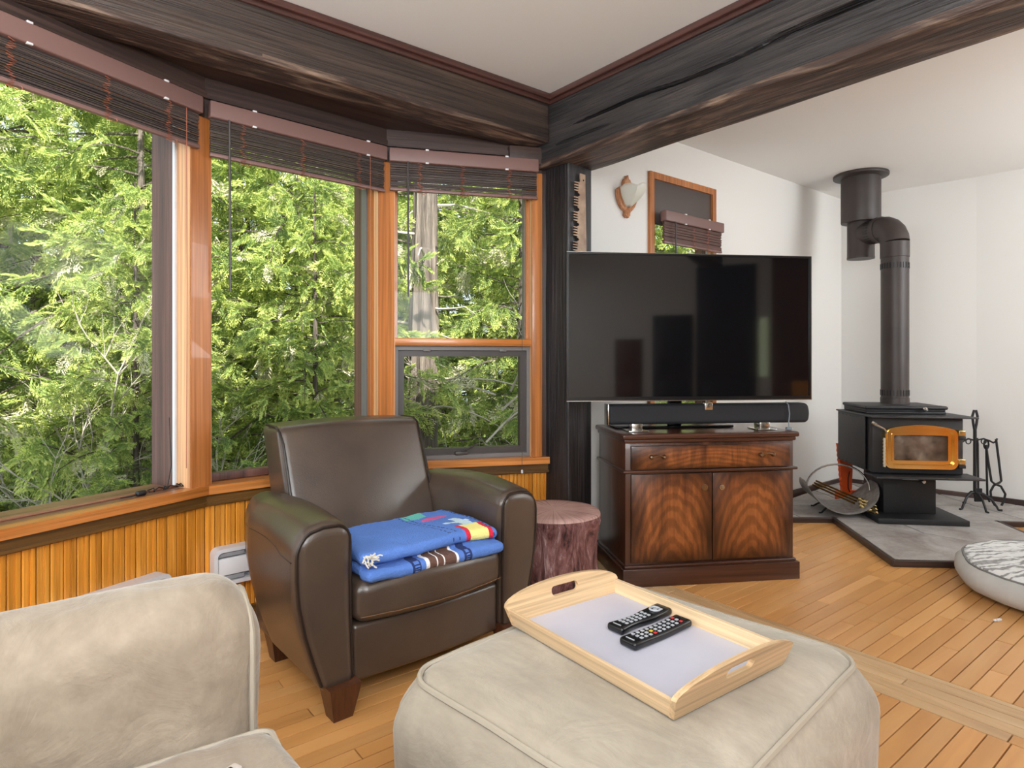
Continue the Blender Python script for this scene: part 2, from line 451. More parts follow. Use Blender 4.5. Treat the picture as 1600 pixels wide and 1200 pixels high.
# right of the third window: casing, dark board
b = B(); xc = hit(P2, W3A, 831, -.012)
b.soft((xc, -.02, .652), (xc + .06, .14, 2.25), .004); b.build('trim_25', M['fir_z'], None, (P2[0], P2[1], 0), W3A, kind='structure')
b = B(); b.soft((xc + .06, .0, .562), (xc + .2, .14, 2.45), .003); b.build('trim_26', M['brownboard_z'], None, (P2[0], P2[1], 0), W3A, kind='structure')
# left end of the first window
b = B(); b.box((-.1, 0, -.1), (OP[0][0], .24, 2.5)); b.build('trim_27', M['fir_z'], None, (P0[0], P0[1], 0), W1A, smooth=0, kind='structure')
# ---- windows
def window(n, o, a, x0, x1, z0, z1, jam, jd, fw=.02, glass_y=.1, bottom=None, split=False, rail=.035):
    f = frame('window_%d' % n, (o[0], o[1], 0), a)
    y0 = 0
    for k, (mat, d, inset, nm) in enumerate(jam):
        b = B()
        i = inset
        b.box((x1 - i, y0, z0), (x1, y0 + d, z1)); b.box((x0, y0, z0), (x0 + i, y0 + d, z1))
        b.box((x0 + i, y0, z1 - i), (x1 - i, y0 + d, z1))
        b.build(nm, M[mat], f, smooth=0); y0 += d
    if not split:
        b = B(); b.soft((x0, glass_y - .03, z0), (x1, glass_y + .02, z0 + rail), .003); b.build('bottom_rail', M[bottom or 'weather'], f)
        b = B(); b.box((x0, glass_y, z0), (x1, glass_y + .004, z1)); b.build('pane', M['glass'], f, smooth=0)
    return f
window(1, P0, W1A, *OP[0], .652, 2.25, [('fir_light', .085, .004, 'jamb'), ('wstrip', .014, .014, 'glazing_strip'), ('weather', .14, .012, 'outer_frame')], .24, glass_y=.104, bottom='sill_old', rail=.008)
window(2, P1, W2A, *OP[1], .652, 2.25, [('fir_light', .04, .004, 'jamb'), ('fir_z', .05, .012, 'stop'), ('gray', .05, .022, 'outer_frame'), ('weather', .09, .016, 'outer_casing')], .24, glass_y=.1)
f3 = window(3, P2, W3A, *OP[2], .652, 2.25, [('fir_light', .05, .004, 'jamb'), ('fir_z', .03, .02, 'stop'), ('gray', .05, .024, 'outer_frame')], .24, split=True)
zr = 1.2 + (562 - 541) / 975 * 3.45; zr1 = 1.2 + (562 - 529) / 975 * 3.45
x0, x1 = OP[2]
b = B(); b.soft((x0, .0, zr), (x1, .1, zr1), .004); b.build('mid_rail', M['fir'], f3)
b = B(); b.box((x0 + .018, .088, zr1), (x1 - .018, .092, 2.25)); b.build('pane', M['glass'], f3, smooth=0)
# awning sash below the rail
def rectring(b, xa, za, xb, zb, t, ya, yb):
    b.M = Matrix.Rotation(R(90), 4, 'X')
    b.ring([(xa, za), (xb, za), (xb, zb), (xa, zb)], [(xa + t, za + t), (xb - t, za + t), (xb - t, zb - t), (xa + t, zb - t)], -yb, -ya); b.M = None
b = B(); rectring(b, x0, .652, x1 + .0, zr, .022, .03, .1); b.build('outer_frame', M['gray'], f3, smooth=0)
b = B(); rectring(b, x0 + .02, .672, x1 - .02, zr - .02, .036, .05, .1); sash = b.build('sash', M['dgray'], f3, smooth=0)
b = B(); b.box((x0 + .05, .075, .7), (x1 - .05, .079, zr - .05)); b.build('pane', M['glass'], sash, smooth=0)
b = B()
xm = hit(P2, W3A, 722)
b.soft((xm - .035, .02, .672), (xm + .035, .05, .69), .004); b.tube([(xm, .03, .69), (xm + .03, .02, .705), (xm + .1, .02, .735)], .005, 6)
b.build('crank_handle', M['dgray'], f3)
for px in (668, 788):
    xx = hit(P2, W3A, px); b = B(); b.soft((xx - .02, .028, zr - .03), (xx + .02, .034, zr - .012), .003); b.build('latch', M['gray'], f3)
# window behind the television
TJ = [('fir_light', .04, .004, 'jamb'), ('wstrip', .012, .012, 'glazing_strip'), ('weather', .088, .02, 'outer_frame')]
f4 = window(4, TO, TA, wx0, wx1, wz0, wz1, TJ, .14, glass_y=.06)
b = B(); rectring(b, wx0 - .045, wz0 - .045, wx1 + .02, wz1 + .03, .045, -.022, .0); b.build('casing', M['fir_z'], f4, smooth=0)
b = B(); b.soft((wx0, -.004, 2.13), (wx1, .03, wz1 - .005), .003); b.build('valance_board', plain('grey_brown_board', (84, 74, 70), .6), f4)
# ---- soffit over the bay
OL = offset_line(BAY, .24)
LBo = (CB[0] - 4 * UX, CB[1] - 4 * UY)
b = B(); b.prism([local(LBo, R(AB), q) for q in ([world(LBo, R(AB), (1.2, .05))] + OL + [world(LBo, R(AB), (4.1, .05))])], 2.43, 2.56)
b.build('soffit_bay', M['brownboard'], None, (LBo[0], LBo[1], 0), R(AB), smooth=0, kind='structure')
# ---- timbers
def timber(name, o, a, x0, x1, t, z0, z1, mat, crack=None, amp=.006, nx=120, nz_=40, seed=0.0):
    def warp(x, y, z):
        d = amp * nz(x * .7, z * 2 + seed, 3.1, 1.5) + amp * .5 * nz(x * 2, z * 14, seed, 1.2)
        nrm = -1 if y < t / 2 else 1
        if abs(y - (0 if y < t / 2 else t)) < .03: y -= nrm * (-abs(d))
        if z < z0 + .03: z += amp * .9 * nz(x, y * 3, seed + 5, 2.2)
        if crack:
            for fz, xa, xb, wid, dep in crack:
                if xa < x < xb and y < .05:
                    e = min(1, (x - xa) / .12, (xb - x) / .12); q = abs(z - fz(x)) / (wid * max(.15, e))
                    if q < 1: y += dep * e * (1 - q)
        return x, y, z
    b = B(); b.soft((x0, 0, z0), (x1, t, z1), .007, 1, (nx, 3, nz_), warp)
    for i, f in enumerate(b.f):
        zs = [b.v[k].z for k in f]
        if max(zs) < z0 + .02 + amp: b.m[i] = 1
    return b.build(name, [mat, M['beam_under']], None, (o[0], o[1], 0), a, smooth=50, kind='structure')
cz = lambda x: 2.438 + .012 * nz(x * 2.2, 0, 4) + .008 * math.sin(x * 5)
cz2 = lambda x: 2.455 + .02 * nz(x * 2.2, 0, 9)
cz3 = lambda x: 2.37 + .01 * nz(x * 3, 0, 2)
RA = R(AB - 90 + .4)
timber('ceiling_beam', CB, RA, -.2, 4.6, .245, 2.272, 2.66, M['beam_black'],
       crack=[(cz, .18, 2.6, .010, .08), (cz2, 1.2, 3.3, .007, .05), (cz3, .0, .5, .008, .02)], nx=320, nz_=110, amp=.012)
timber('ceiling_beam', LBo, R(AB - .3), 0, 3.99, .18, 2.392, 2.66, M['beam'], nx=160, nz_=24, amp=.008, seed=7)
def crown(name, o, a, x0, x1):
    b = B(); b.soft((x0, -.03, 2.618), (x1, 0, 2.65), .006); b.soft((x0, -.016, 2.596), (x1, 0, 2.62), .006)
    b.build(name, M['crown'], None, (o[0], o[1], 0), a, kind='structure')
crown('trim_28', CB, RA, -.02, 4.6); crown('trim_29', LBo, R(AB - .3), 0, 3.99)
# timber post under the joint
PC = (.307, 3.40)
def pw(x, y, z):
    d = .006 * nz(x * 3 + 2, y * 3, z * 1.3, 2) + .003 * nz(x * 20, y * 20, z * 2, 1)
    return x + d, y + d, z
b = B(); b.soft((0, 0, 0), (.182, .3, 2.30), .01, 2, (8, 8, 60), pw)
b.build('timber_post', M['post'], None, (PC[0], PC[1], 0), R(AB), smooth=50, kind='structure')
# ---- baseboards of the stove corner
def base(name, p, q, x0, x1, z0, h, mat='brownboard'):
    a = ang(p, q); b = B(); b.soft((x0, -.022, z0), (x1, 0, z0 + h), .004)
    b.build(name, M[mat], None, (p[0], p[1], 0), a, kind='structure')
base('baseboard_front', TO, CF, .12, TL, 0, .075)
base('baseboard_chimney', CF, RB, 0, dist(CF, RB), 0, .075)
base('baseboard_right', RB, RE, 0, 4.2, 0, .075)
# the side of the room behind the camera (seen only as reflections)
M['doorw'] = wood('dark_door', [(24, 19, 18), (40, 32, 28)], 'z', 8, .06, .4, .1, 0)
M['doorb'] = wood('brown_door', [(86, 50, 30), (120, 74, 46)], 'z', 8, .06, .4, .1, 0)
def back_panel(name, u0, u1, z0, z1, mat):
    o = uv(u0, -2.6); b = B(); w_ = u1 - u0
    b.soft((0, .0, z0), (w_, .03, z1), .004)
    if z1 - z0 > 1: b.soft((.08, .025, z0 + .2), (w_ - .08, .04, z0 + .9), .004); b.soft((.08, .025, z0 + 1.0), (w_ - .08, .04, z1 - .12), .004)
    b.build(name, mat, None, (o[0], o[1], 0), R(AB), kind='structure').location.z = .02 * S
for nm, u0, u1, z0, z1, mt in (('door_1', 1.15, 1.5, 0, 1.45, 'doorb'), ('door_2', 1.65, 2.15, 0, 1.75, 'doorw'), ('door_3', 2.2, 2.9, 0, 2.35, 'doorw'), ('panel_wall', 3.08, 4.6, 0, 2.6, 'doorb')):
    back_panel(nm, u0, u1, z0, z1, M[mt])
o = uv(3.3, -2.56); b = B(); b.soft((0, 0, 0), (1.3, .04, .95), .004); b.build('panel_lower', M['pine'], None, (o[0], o[1], 0), R(AB), kind='structure')
m, t, p = nt('daylit_pane'); p.inputs['Emission Color'].default_value = (.6, .75, .4, 1); p.inputs['Emission Strength'].default_value = 1.2
o = uv(2.94, -2.58); b = B(); b.box((0, 0, 1.0), (.09, .01, 1.7)); b.build('window_5', m, None, (o[0], o[1], 0), R(AB), smooth=0, kind='structure')
# ================================================================ furniture
M['leather'] = plain('brown_leather', (66, 53, 45), .3, c2=(80, 65, 54), ns=5, b=.25, bs=170, spec=.7, coat=.08, bd=.002)
M['piping'] = plain('dark_leather_piping', (40, 30, 26), .35)
M['legwood'] = wood('dark_walnut_leg', [(66, 36, 22), (96, 56, 34)], 'z', 10, .1, .35, .1, 0)
def fabric(name, a_, b_):
    m, t, p = nt(name)
    v = coords(t, (1, 1, 1))
    f1 = tnoise(t, v, 3.2, 5, .6, .8); f2 = tnoise(t, coords(t, (1, .25, 1)), 28, 4, .7)
    c = ramp(t, f1, [(.32, lin(a_)), (.66, lin(b_))])
    c = mixc(t, 1.0, c, ramp(t, f2, [(.3, (.86, .85, .84, 1)), (.7, (1.06, 1.06, 1.06, 1))]), 'MULTIPLY')
    t.links.new(c, p.inputs['Base Color']); p.inputs['Roughness'].default_value = .9
    p.inputs['Sheen Weight'].default_value = .35; p.inputs['Sheen Roughness'].default_value = .4
    bump(t, p, tnoise(t, v, 7, 5, .55, 1.0), .35, .03); return m
M['sofa'] = fabric('beige_brushed_cotton', (138, 122, 105), (166, 151, 133))
M['ottoman'] = fabric('pale_beige_brushed_cotton', (156, 145, 129), (181, 170, 154))
M['opiping'] = plain('cream_piping', (172, 161, 145), .85)
# ---- armchair (local x along its front, y backwards)
AC = (-.285, 2.335); ACA = R(40.5)
ch = thing('armchair', 'brown leather club armchair with rolled arms, a folded blue blanket on its seat', 'armchair', (AC[0], AC[1], 0), ACA)
def armshape(s):
    def warp(x, y, z):
        # outer side bulges high and tapers towards the foot
        q = max(0, min(1, (z - .1) / .4))
        t_ = (x - .32) / .21
        x2 = .325 + t_ * (.115 + .095 * math.sin(q * math.pi / 2))
        tt = (x - .43) / .105
        if z > .42: z -= (.052 if tt > 0 else .03) * abs(tt) ** 2.4 * min(1, (z - .42) / .2)
        if z > .5: z = z - .02 * max(0, (.25 - y)) / .25 * (t_)
        z += .018 * math.sin(min(1, max(0, y / .6)) * math.pi) * (1 if z > .55 else 0)
        if y > .45: x2 -= .05 * ((y - .45) / .2) * t_
        y += .006 * math.sin((z - .1) * 5)
        return s * x2, y, z
    b = B(); b.soft((.32, 0, .088), (.53, .66, .665), .045, 4, (4, 14, 12), warp); return b, warp
for s in (-1, 1):
    b, wp = armshape(s)
    if s < 0: b.f = [f[::-1] for f in b.f]
    arm = b.build('arm', M['leather'], ch, smooth=60)
    loop = [(.333, z) for z in (.12, .3, .5, .6)] + [(.375 - .042 * math.cos(R(a)), .61 + .042 * math.sin(R(a))) for a in (20, 45, 70, 90)] \
        + [(.43, .652)] + [(.475 + .042 * math.sin(R(a)), .61 + .042 * math.cos(R(a))) for a in (0, 20, 45, 70)] + [(.517, z) for z in (.6, .5, .4, .3, .2, .12)]
    pts = [wp(x, .012, z) for x, z in loop]
    b = B(); b.tube(pts, .0065, 6, closed=False); b.build('piping', M['piping'], arm)
    # top panel seam running backwards on the outside shoulder
    pts = [wp(.529, .03 + y * .045, .60) for y in range(0, 13)]
    b = B(); b.tube([(x, y, z) for x, y, z in pts], .0025, 5); b.build('seam', M['piping'], arm)
# seat front rail and seat cushion
b = B(); b.soft((-.325, .03, .085), (.325, .55, .285), .02, 3, (6, 6, 4), lambda x, y, z: (x, y - .02 * math.cos(x / .33 * 1.5) * (1 if y < .2 else 0), z))
b.build('seat_rail', M['leather'], ch, smooth=60)
def cw(x, y, z):
    e = math.cos(min(1, abs(x) / .34) * math.pi / 2)
    if y < .1: y -= .045 * e
    z += (.022 * e if z > .35 else 0) + .003 * nz(x * 6, y * 6, 1, 1)
    if y < 0: z += .0025 * nz(x * 25, z * 3, 4)
    return x, y, z
b = B(); b.soft((-.323, .0, .288), (.323, .6, .43), .045, 4, (20, 12, 3), cw)
seat = b.build('seat_cushion', M['leather'], ch, smooth=60)
b = B()
pts = [cw(x * .01, .003, .318) for x in range(-31, 32, 2)]
b.tube([(x, y - .004, z) for x, y, z in pts], .0014, 4); b.build('stitching', plain('tan_stitching', (124, 92, 64), .7), seat)
# back
def bw(x, y, z):
    q = (z - .2) / .72
    y += .27 * q; x *= 1.0 + .0 * q
    e = math.cos(min(1, abs(x) / .36) * math.pi / 2) * math.sin(max(0, min(1, q)) * math.pi)
    if y < .44 + .27 * q + .1 * 0 + .02: y -= .03 * e
    y += .0
    if z > .85: z += .012 * math.cos(x / .36 * 1.5) - .006
    return x, y, z
b = B(); b.soft((-.345, .40, .2), (.345, .62, .92), .035, 4, (16, 4, 16), bw)
back = b.build('backrest', M['leather'], ch, smooth=60)
for s in (-1, 1):
    pts = []
    for z in [.45 + i * .05 for i in range(9)]: x, y, zz = bw(s * .334, .402, z); pts.append((x, y - .003, zz))
    x, y, zz = bw(s * .338, .412, .898); pts.append((x, y, zz)); x, y, zz = bw(s * .34, .44, .914); pts.append((x, y, zz + .003)); x, y, zz = bw(s * .34, .56, .915); pts.append((x, y, zz + .004))
    b = B(); b.tube(pts, .0055, 6); b.build('piping', M['piping'], back)
b = B(); b.soft((-.44, .5, .1), (.44, .68, .5), .03, 2, (2, 2, 2)); b.build('back_panel', M['leather'], ch, smooth=60)
for x, y in ((-.372, .018), (.372, .018), (-.37, .56), (.37, .56)):
    b = B(); b.M = Matrix.Translation((x, y, 0))
    b.add([(-.038, -.032, 0), (.03, -.032, 0), (.03, .03, 0), (-.038, .03, 0), (-.058, -.05, .115), (.055, -.05, .115), (.055, .045, .115), (-.058, .045, .115)],
          [(0, 3, 2, 1), (4, 5, 6, 7), (0, 1, 5, 4), (1, 2, 6, 5), (2, 3, 7, 6), (3, 0, 4, 7)])
    b.build('leg', M['legwood'], ch, smooth=0)
# ---- folded blanket on the seat
fz = dict(rough=.95, b=.9, bs=150, bd=.006)
BL = [plain('blanket_' + n, tuple(min(255, int(q * 1.18)) for q in c), **fz) for n, c in (('blue', (78, 112, 178)), ('navy', (34, 48, 92)), ('green', (92, 168, 158)), ('pink', (186, 84, 132)), ('cream', (176, 196, 206)), ('yellow', (226, 206, 128)), ('red', (190, 34, 60)), ('brown', (92, 66, 56)), ('white', (218, 216, 222)))]
bl = thing('blanket', 'folded blue woollen blanket with coloured patches on the brown leather armchair', 'blanket', (AC[0], AC[1], 0), ACA)
def blanket_layer(name, lo, hi, zb, sag, picker, seed):
    def warp(x, y, z):
        k = .010 * nz(x * 5 + seed, y * 5, 2, 1) + .004 * nz(x * 18, y * 18, seed, 1) + .0016 * nz(x * 70, y * 70, z * 70, 1)
        z = z + k + sag(x, y)
        return x + .012 * nz(y * 4, z * 6, seed), y + .02 * nz(x * 3, z * 5 + seed, 3), z
    b = B(); b.soft((lo[0], lo[1], zb), (hi[0], hi[1], zb + .045), .0215, 3, (110, 66, 1), None)
    # colours by woven position, then shape
    mids = []
    for f in b.f:
        c = sum((b.v[i] for i in f), Vector()) / len(f); mids.append(picker(c.x, c.y, c.z - zb))
    b.m = mids; b.v = [Vector(warp(*q)) for q in b.v]
    return b.build(name, BL, bl, smooth=70)
def dash(x, c, w_=.003): return abs(x - c) < w_
def pick_top(x, y, z):
    # x: -.31 (left) .. .31 (right); y: 0 front .. .4 back
    d = x - (.05 + .10 * max(0, .2 - y))         # double stitched line from back to front
    line = .045 - .0 * y
    for c in (.055, .085):
        if dash(x, c + .12 * max(0, (.22 - y))): return 1 if int(y * 110) % 3 else 0
    for c in (.275, .292):
        if dash(x, c): return 1 if int(y * 110) % 3 else 0
    if .29 < y + .0 < .375 and .07 < x < .17 and (y - .29) > abs(x - .12) * .4: return 2
    if .235 < y < .285 and .11 < x < .235 and abs(y - .26) < .022 * (1 - abs(x - .17) / .07) + .006: return 3
    if .075 < y < .20 and abs(x - .215) < .018 + .04 * (.20 - y): return 4
    if .12 < y < .15 and .13 < x < .25: return 4
    if y < .085 and .165 < x < .255: return 5
    if y < .085 and (.148 < x < .166 or .255 < x < .273): return 6
    return 0
def pick_low(x, y, z):
    if y < .06:
        for c in (-.12, -.09, .105, .13):
            if dash(x, c): return 1
        if -.118 < x < -.09 and int(z * 200) % 2: return 1
        if .105 < x < .13 and int(z * 200) % 2: return 1
        if -.055 < x < .065:
            if dash(x, -.02, .003) or dash(x, .012, .003): return 8
            return 7
        if -.068 < x < .074: return 8
    return 0
blanket_layer('lower_fold', (-.30, -.03), (.305, .37), .452, lambda x, y: -.012 * (y < .03) - .012, pick_low, 1.0)
blanket_layer('upper_fold', (-.305, -.01), (.30, .38), .496, lambda x, y: .008 * math.cos(x * 4) - .018, pick_top, 5.0)
b = B(); rf2 = random.Random(5)
for i in range(16):
    x0, z0 = -.297 + rf2.uniform(-.01, .03), .512 + rf2.uniform(-.02, .02); pts = [(x0, -.02, z0)]
    dx, dz = rf2.uniform(-.02, .04), rf2.uniform(-.03, .015)
    for k in range(1, 5): pts.append((x0 + dx * k / 4 + rf2.uniform(-.004, .004), -.028 - .006 * k, z0 + dz * k / 4 + rf2.uniform(-.005, .005)))
    b.tube(pts, .0028, 5)
b.build('fringe', plain('white_wool_fringe', (222, 216, 206), .9), bl, kind='stuff')
# ---- sofa
SO = (-.53, 1.235); SA = R(34.8)
so_ = thing('sofa', 'beige fabric sofa in the left foreground with a high rounded arm', 'sofa', (SO[0], SO[1], 0), SA)
def saw(x, y, z):
    z += .010 * nz(x * 3, y * 5, 1, 1) * (z > .5)
    if x > -.07: y += .010 * nz(x * 9, z * 14, 2) ; z -= .018 * ((x + .07) / .12) ** 2 * (z > .6)
    z -= .018 * max(0, -x) * (z > .5)
    if z < .5: y += .008 * nz(x * 6, z * 3, 7)
    return x + .006 * nz(y * 10, z * 8, 3), y, z
b = B(); b.soft((-.92, .005, .06), (.05, .25, .745), .105, 7, (22, 3, 18), saw)
sarm = b.build('arm', M['sofa'], so_, smooth=70)
b = B()
pts = [saw(.022, y, z) for y, z in [(.03, .1), (.03, .3), (.03, .5), (.035, .6)] + [(.1275 - .092 * math.cos(R(a)), .625 + .09 * math.sin(R(a))) for a in range(15, 180, 15)] + [(.222, .6), (.225, .4), (.225, .1)]]
b.tube(pts, .0065, 6); b.build('piping', M['opiping'], sarm)
b = B(); b.soft((-.92, -1.75, .06), (0, -1.5, .73), .1, 5, (12, 3, 10), saw); b.build('arm', M['sofa'], so_, smooth=70)
b = B(); b.soft((-.90, -1.5, .06), (-.03, .0, .30), .03, 2, (8, 8, 3)); b.build('base', M['sofa'], so_, smooth=60)
b = B(); b.soft((-.98, -1.72, .06), (-.68, .22, .86), .09, 4, (4, 12, 8)); b.build('backrest', M['sofa'], so_, smooth=60)
for k, (y0, y1) in enumerate(((-.75, -.004), (-1.5, -.756))):
    def scw(x, y, z, y0=y0, y1=y1):
        t_ = (y - (y0 + y1) / 2) / (y1 - y0) * 2; e = math.cos(min(1, abs(t_)) * math.pi / 2)
        if z > .4: z += .03 * e + .010 * nz(x * 9, y * 3.2, 1, 1) + .007 * nz(x * 22, y * 5, 5, 1)
        if x > -.1: x += .02 * e
        return x, y, z
    b = B(); b.soft((-.68, y0, .30), (.05, y1, .475), .05, 5, (26, 26, 3), scw)
    cu = b.build('seat_cushion', M['sofa'], so_, smooth=70)
    b = B(); pts = [scw(x, y, .463) for x, y in rrect(-.67, y0 + .012, .039, y1 - .012, .03, 5)]
    pts2 = []
    for i in range(len(pts)):
        p, q = Vector(pts[i]), Vector(pts[(i + 1) % len(pts)]); nn = max(1, int((q - p).length / .05))
        for j in range(nn):
            m_ = p.lerp(q, j / nn); pts2.append(tuple(m_))
    b.tube(pts2, .006, 6, closed=True); b.build('piping', M['opiping'], cu)
# lint on the cushion
b = B()
for k in range(5): b.soft((-.012 + k * .006, -.008, 0), (.016 + k * .009, .006 + k * .002, .007), .003, 1)
lo_ = world(SO, SA, (-.09, -.20))
ft = b.build('lint', plain('pale_lint', (196, 184, 176), .9), None, (lo_[0], lo_[1], .503), R(60))
ft['label'] = 'small pale tuft of lint lying on the beige sofa cushion'; ft['category'] = 'lint'
# ---- ottoman
OT = (.309, 1.506); OA = R(44.6)
ot = thing('ottoman', 'large pale beige slipcovered ottoman carrying the wooden tray', 'ottoman', (OT[0], OT[1], 0), OA)
HX, HY = .432, .368
def ow(x, y, z):
    q = max(0, (.455 - z) / .455)
    rc_ = .085; ax_, ay_ = abs(x) - (HX - rc_), abs(y) - (HY - rc_)
    if ax_ > 0 and ay_ > 0:
        mxx = max(ax_, ay_); L_ = math.hypot(ax_, ay_); k_ = mxx / L_
        x = math.copysign(HX - rc_ + ax_ * k_, x); y = math.copysign(HY - rc_ + ay_ * k_, y)
    bl_ = .046 * math.sin(min(1, q * 4) * math.pi / 2) - .012 * q
    sx, sy = x / HX, y / HY; n_ = max(abs(sx), abs(sy), 1e-6)
    if z < .47 and n_ > .8:
        x += bl_ * sx / n_ * 1.0; y += bl_ * sy / n_ * 1.0
        wv = .012 * q * nz(x * 6, y * 6, z * .8, 1) + .006 * nz(x * 14, y * 14, z * 2, 1) * min(1, q * 4)
        x += wv * sx / n_; y += wv * sy / n_
    if z > .46:
        z += .003 * nz(x * 5, y * 5, 2) + .002 * nz(x * 16, y * 9, 6) - .012 * max(0, n_ - .75) / .25
    return x, y, z
b = B(); b.soft((-HX, -HY, .02), (HX, HY, .484), .045, 4, (30, 26, 20), ow)
oc = b.build('cover', M['ottoman'], ot, smooth=70)
b = B(); pts = []
base_ = rrect(-HX + .004, -HY + .004, HX - .004, HY - .004, .085, 8)
for i in range(len(base_)):
    p, q = Vector(base_[i]), Vector(base_[(i + 1) % len(base_)]); nn = max(1, int((q - p).length / .04))
    for j in range(nn):
        m_ = p.lerp(q, j / nn); pts.append((m_.x, m_.y, .4605 + .003 * nz(m_.x * 6, m_.y * 6, 1)))
b.tube(pts, .007, 6, closed=True); b.build('piping', M['opiping'], oc)
for x in (-1, 1):
    for y in (-1, 1):
        b = B(); b.soft((x * .33 - .03, y * .27 - .03, 0), (x * .33 + .03, y * .27 + .03, .04), .004); b.build('leg', M['legwood'], ot)
# ---- tray
M['tray'] = wood('pale_beech', [(214, 180, 140), (224, 194, 156), (230, 202, 168)], 'x', 10, .05, .4, .06, 0)
TR = (.3165, 1.566); TRA = R(-54.1); TZ = .4885
tr = thing('serving_tray', 'pale wooden serving tray with handle holes on the beige ottoman', 'tray', (TR[0], TR[1], TZ), TRA)
HXT, HYT = .262, .182
b = B(); b.box((-HXT, -HYT, 0), (HXT, HYT, .008)); b.build('base_panel', plain('lavender_grey_laminate', (196, 194, 206), .3, c2=(188, 186, 200), ns=4), tr, smooth=0)
for s in (-1, 1):
    b = B()
    b.add([(-HXT - .004, s * HYT, 0), (HXT + .004, s * HYT, 0), (HXT + .004, s * (HYT + .011), 0), (-HXT - .004, s * (HYT + .011), 0),
           (-HXT - .02, s * (HYT + .012), .042), (HXT + .02, s * (HYT + .012), .042), (HXT + .02, s * (HYT + .023), .042), (-HXT - .02, s * (HYT + .023), .042)],
          [(0, 3, 2, 1), (4, 5, 6, 7), (0, 1, 5, 4), (1, 2, 6, 5), (2, 3, 7, 6), (3, 0, 4, 7)])
    b.build('long_side', M['tray'], tr, smooth=0)
for s in (-1, 1):
    W = HYT + .012
    outer = [(-W, 0), (W, 0)] + [((W + .014) * math.cos(t_ * math.pi / 16) if True else 0, .046 + .040 * math.sin(t_ * math.pi / 16)) for t_ in range(0, 17)]
    hole = rrect(-.05, .042, .05, .068, .0125, 4)
    # strips between the outline and the hole: sample both loops by angle
    cxh, cyh = 0, .047
    def ray(loop, an):
        dx, dy = math.cos(an), math.sin(an); best = None
        for i in range(len(loop)):
            (x1_, y1_), (x2_, y2_) = loop[i], loop[(i + 1) % len(loop)]
            ex, ey = x2_ - x1_, y2_ - y1_; de = dx * ey - dy * ex
            if abs(de) < 1e-12: continue
            t1 = ((x1_ - cxh) * ey - (y1_ - cyh) * ex) / de; u1 = ((x1_ - cxh) * dy - (y1_ - cyh) * dx) / de
            if t1 > 0 and -1e-9 <= u1 <= 1 + 1e-9 and (best is None or t1 > best): best = t1
        return (cxh + dx * best, cyh + dy * best)
    angs = sorted(set([math.atan2(y - cyh, x - cxh) for x, y in outer] + [math.atan2(y - cyh, x - cxh) for x, y in hole]))
    angs = [a for i, a in enumerate(angs) if i == 0 or a - angs[i - 1] > 1e-3]
    O_ = [ray(outer, a) for a in angs]; I_ = [ray(hole, a) for a in angs]
    b = B()
    # local: panel x -> tray y, panel y -> tray z (leaning outwards)
    b.M = Matrix(((0, s * .35, s * 1, s * HXT), (1, 0, 0, 0), (0, 1, 0, 0), (0, 0, 0, 1)))
    b.ring(O_, I_, -.002, .011)
    b.build('handle_end', M['tray_y'] if 'tray_y' in M else M.setdefault('tray_y', wood('pale_beech_end', [(208, 172, 130), (220, 188, 148)], 'y', 12, .05, .4, .06, 0)), tr, smooth=0)
# ---- remotes
M['key'] = plain('grey_key', (170, 172, 178), .5); M['keyr'] = plain('red_key', (190, 50, 50), .5); M['keyy'] = plain('yellow_key', (210, 180, 60), .5)
def remote(name, label, p, q, rows, special):
    a = ang(p, q); L = dist(p, q); t = thing(name, label, 'remote', (p[0], p[1], TZ + .0085), a, None)
    b = B(); b.soft((0, -.027, 0), (L, .027, .02), .008, 3, (10, 3, 1), lambda x, y, z: (x, y * (1 - .22 * math.sin(min(1, max(0, (x / L - .05) / .55)) * math.pi)) if special == 1 else y, z + .0015 * math.cos(x / L * 6)))
    body = b.build('body', M['satin'], t)
    b = B(); bb = []; by = B()
    for i in range(rows):
        for j in (-1, 0, 1):
            x = L * (.17 + .76 * i / rows); y = j * .0135
            if special == 1: y *= .85
            tgt = b
            red = special == 2 and ((i == rows - 1 and j != 0) or (i == 3 and j == -1))
            if red: tgt = B(); bb.append(tgt)
            if special == 2 and i == 3 and j >= 0: tgt = (by, b)[j]
            if special == 1 and i in (rows - 3, rows - 2): continue
            z = .0195 + .0015 * math.cos(x / L * 6)
            tgt.soft((x - .0045, y - .0042, z), (x + .0045, y + .0042, z + .0028), .0015)
    if special == 1:
        x = L * .79; z = .0185; b.tube([(x + .014 * math.cos(R(k * 30)), .014 * math.sin(R(k * 30)), z + .003) for k in range(12)], .003, 5, closed=True)
        b.soft((x - .005, -.005, z), (x + .005, .005, z + .004), .002)
    b.soft((L * .045, -.013, .0215), (L * .06, .013, .0235), .0008)
    b.build('buttons', M['key'], body, kind='stuff')
    for q_ in bb: q_.build('red_button', M['keyr'], body)
    if by.v: by.build('yellow_button', M['keyy'], body)
remote('remote_control', 'black remote with a waisted body and ring key, farther one on the tray', (.262, 1.60), (.425, 1.735), 9, 1)
remote('remote_control', 'black straight remote with red keys at its end, nearer one on the tray', (.279, 1.516), (.458, 1.658), 10, 2)
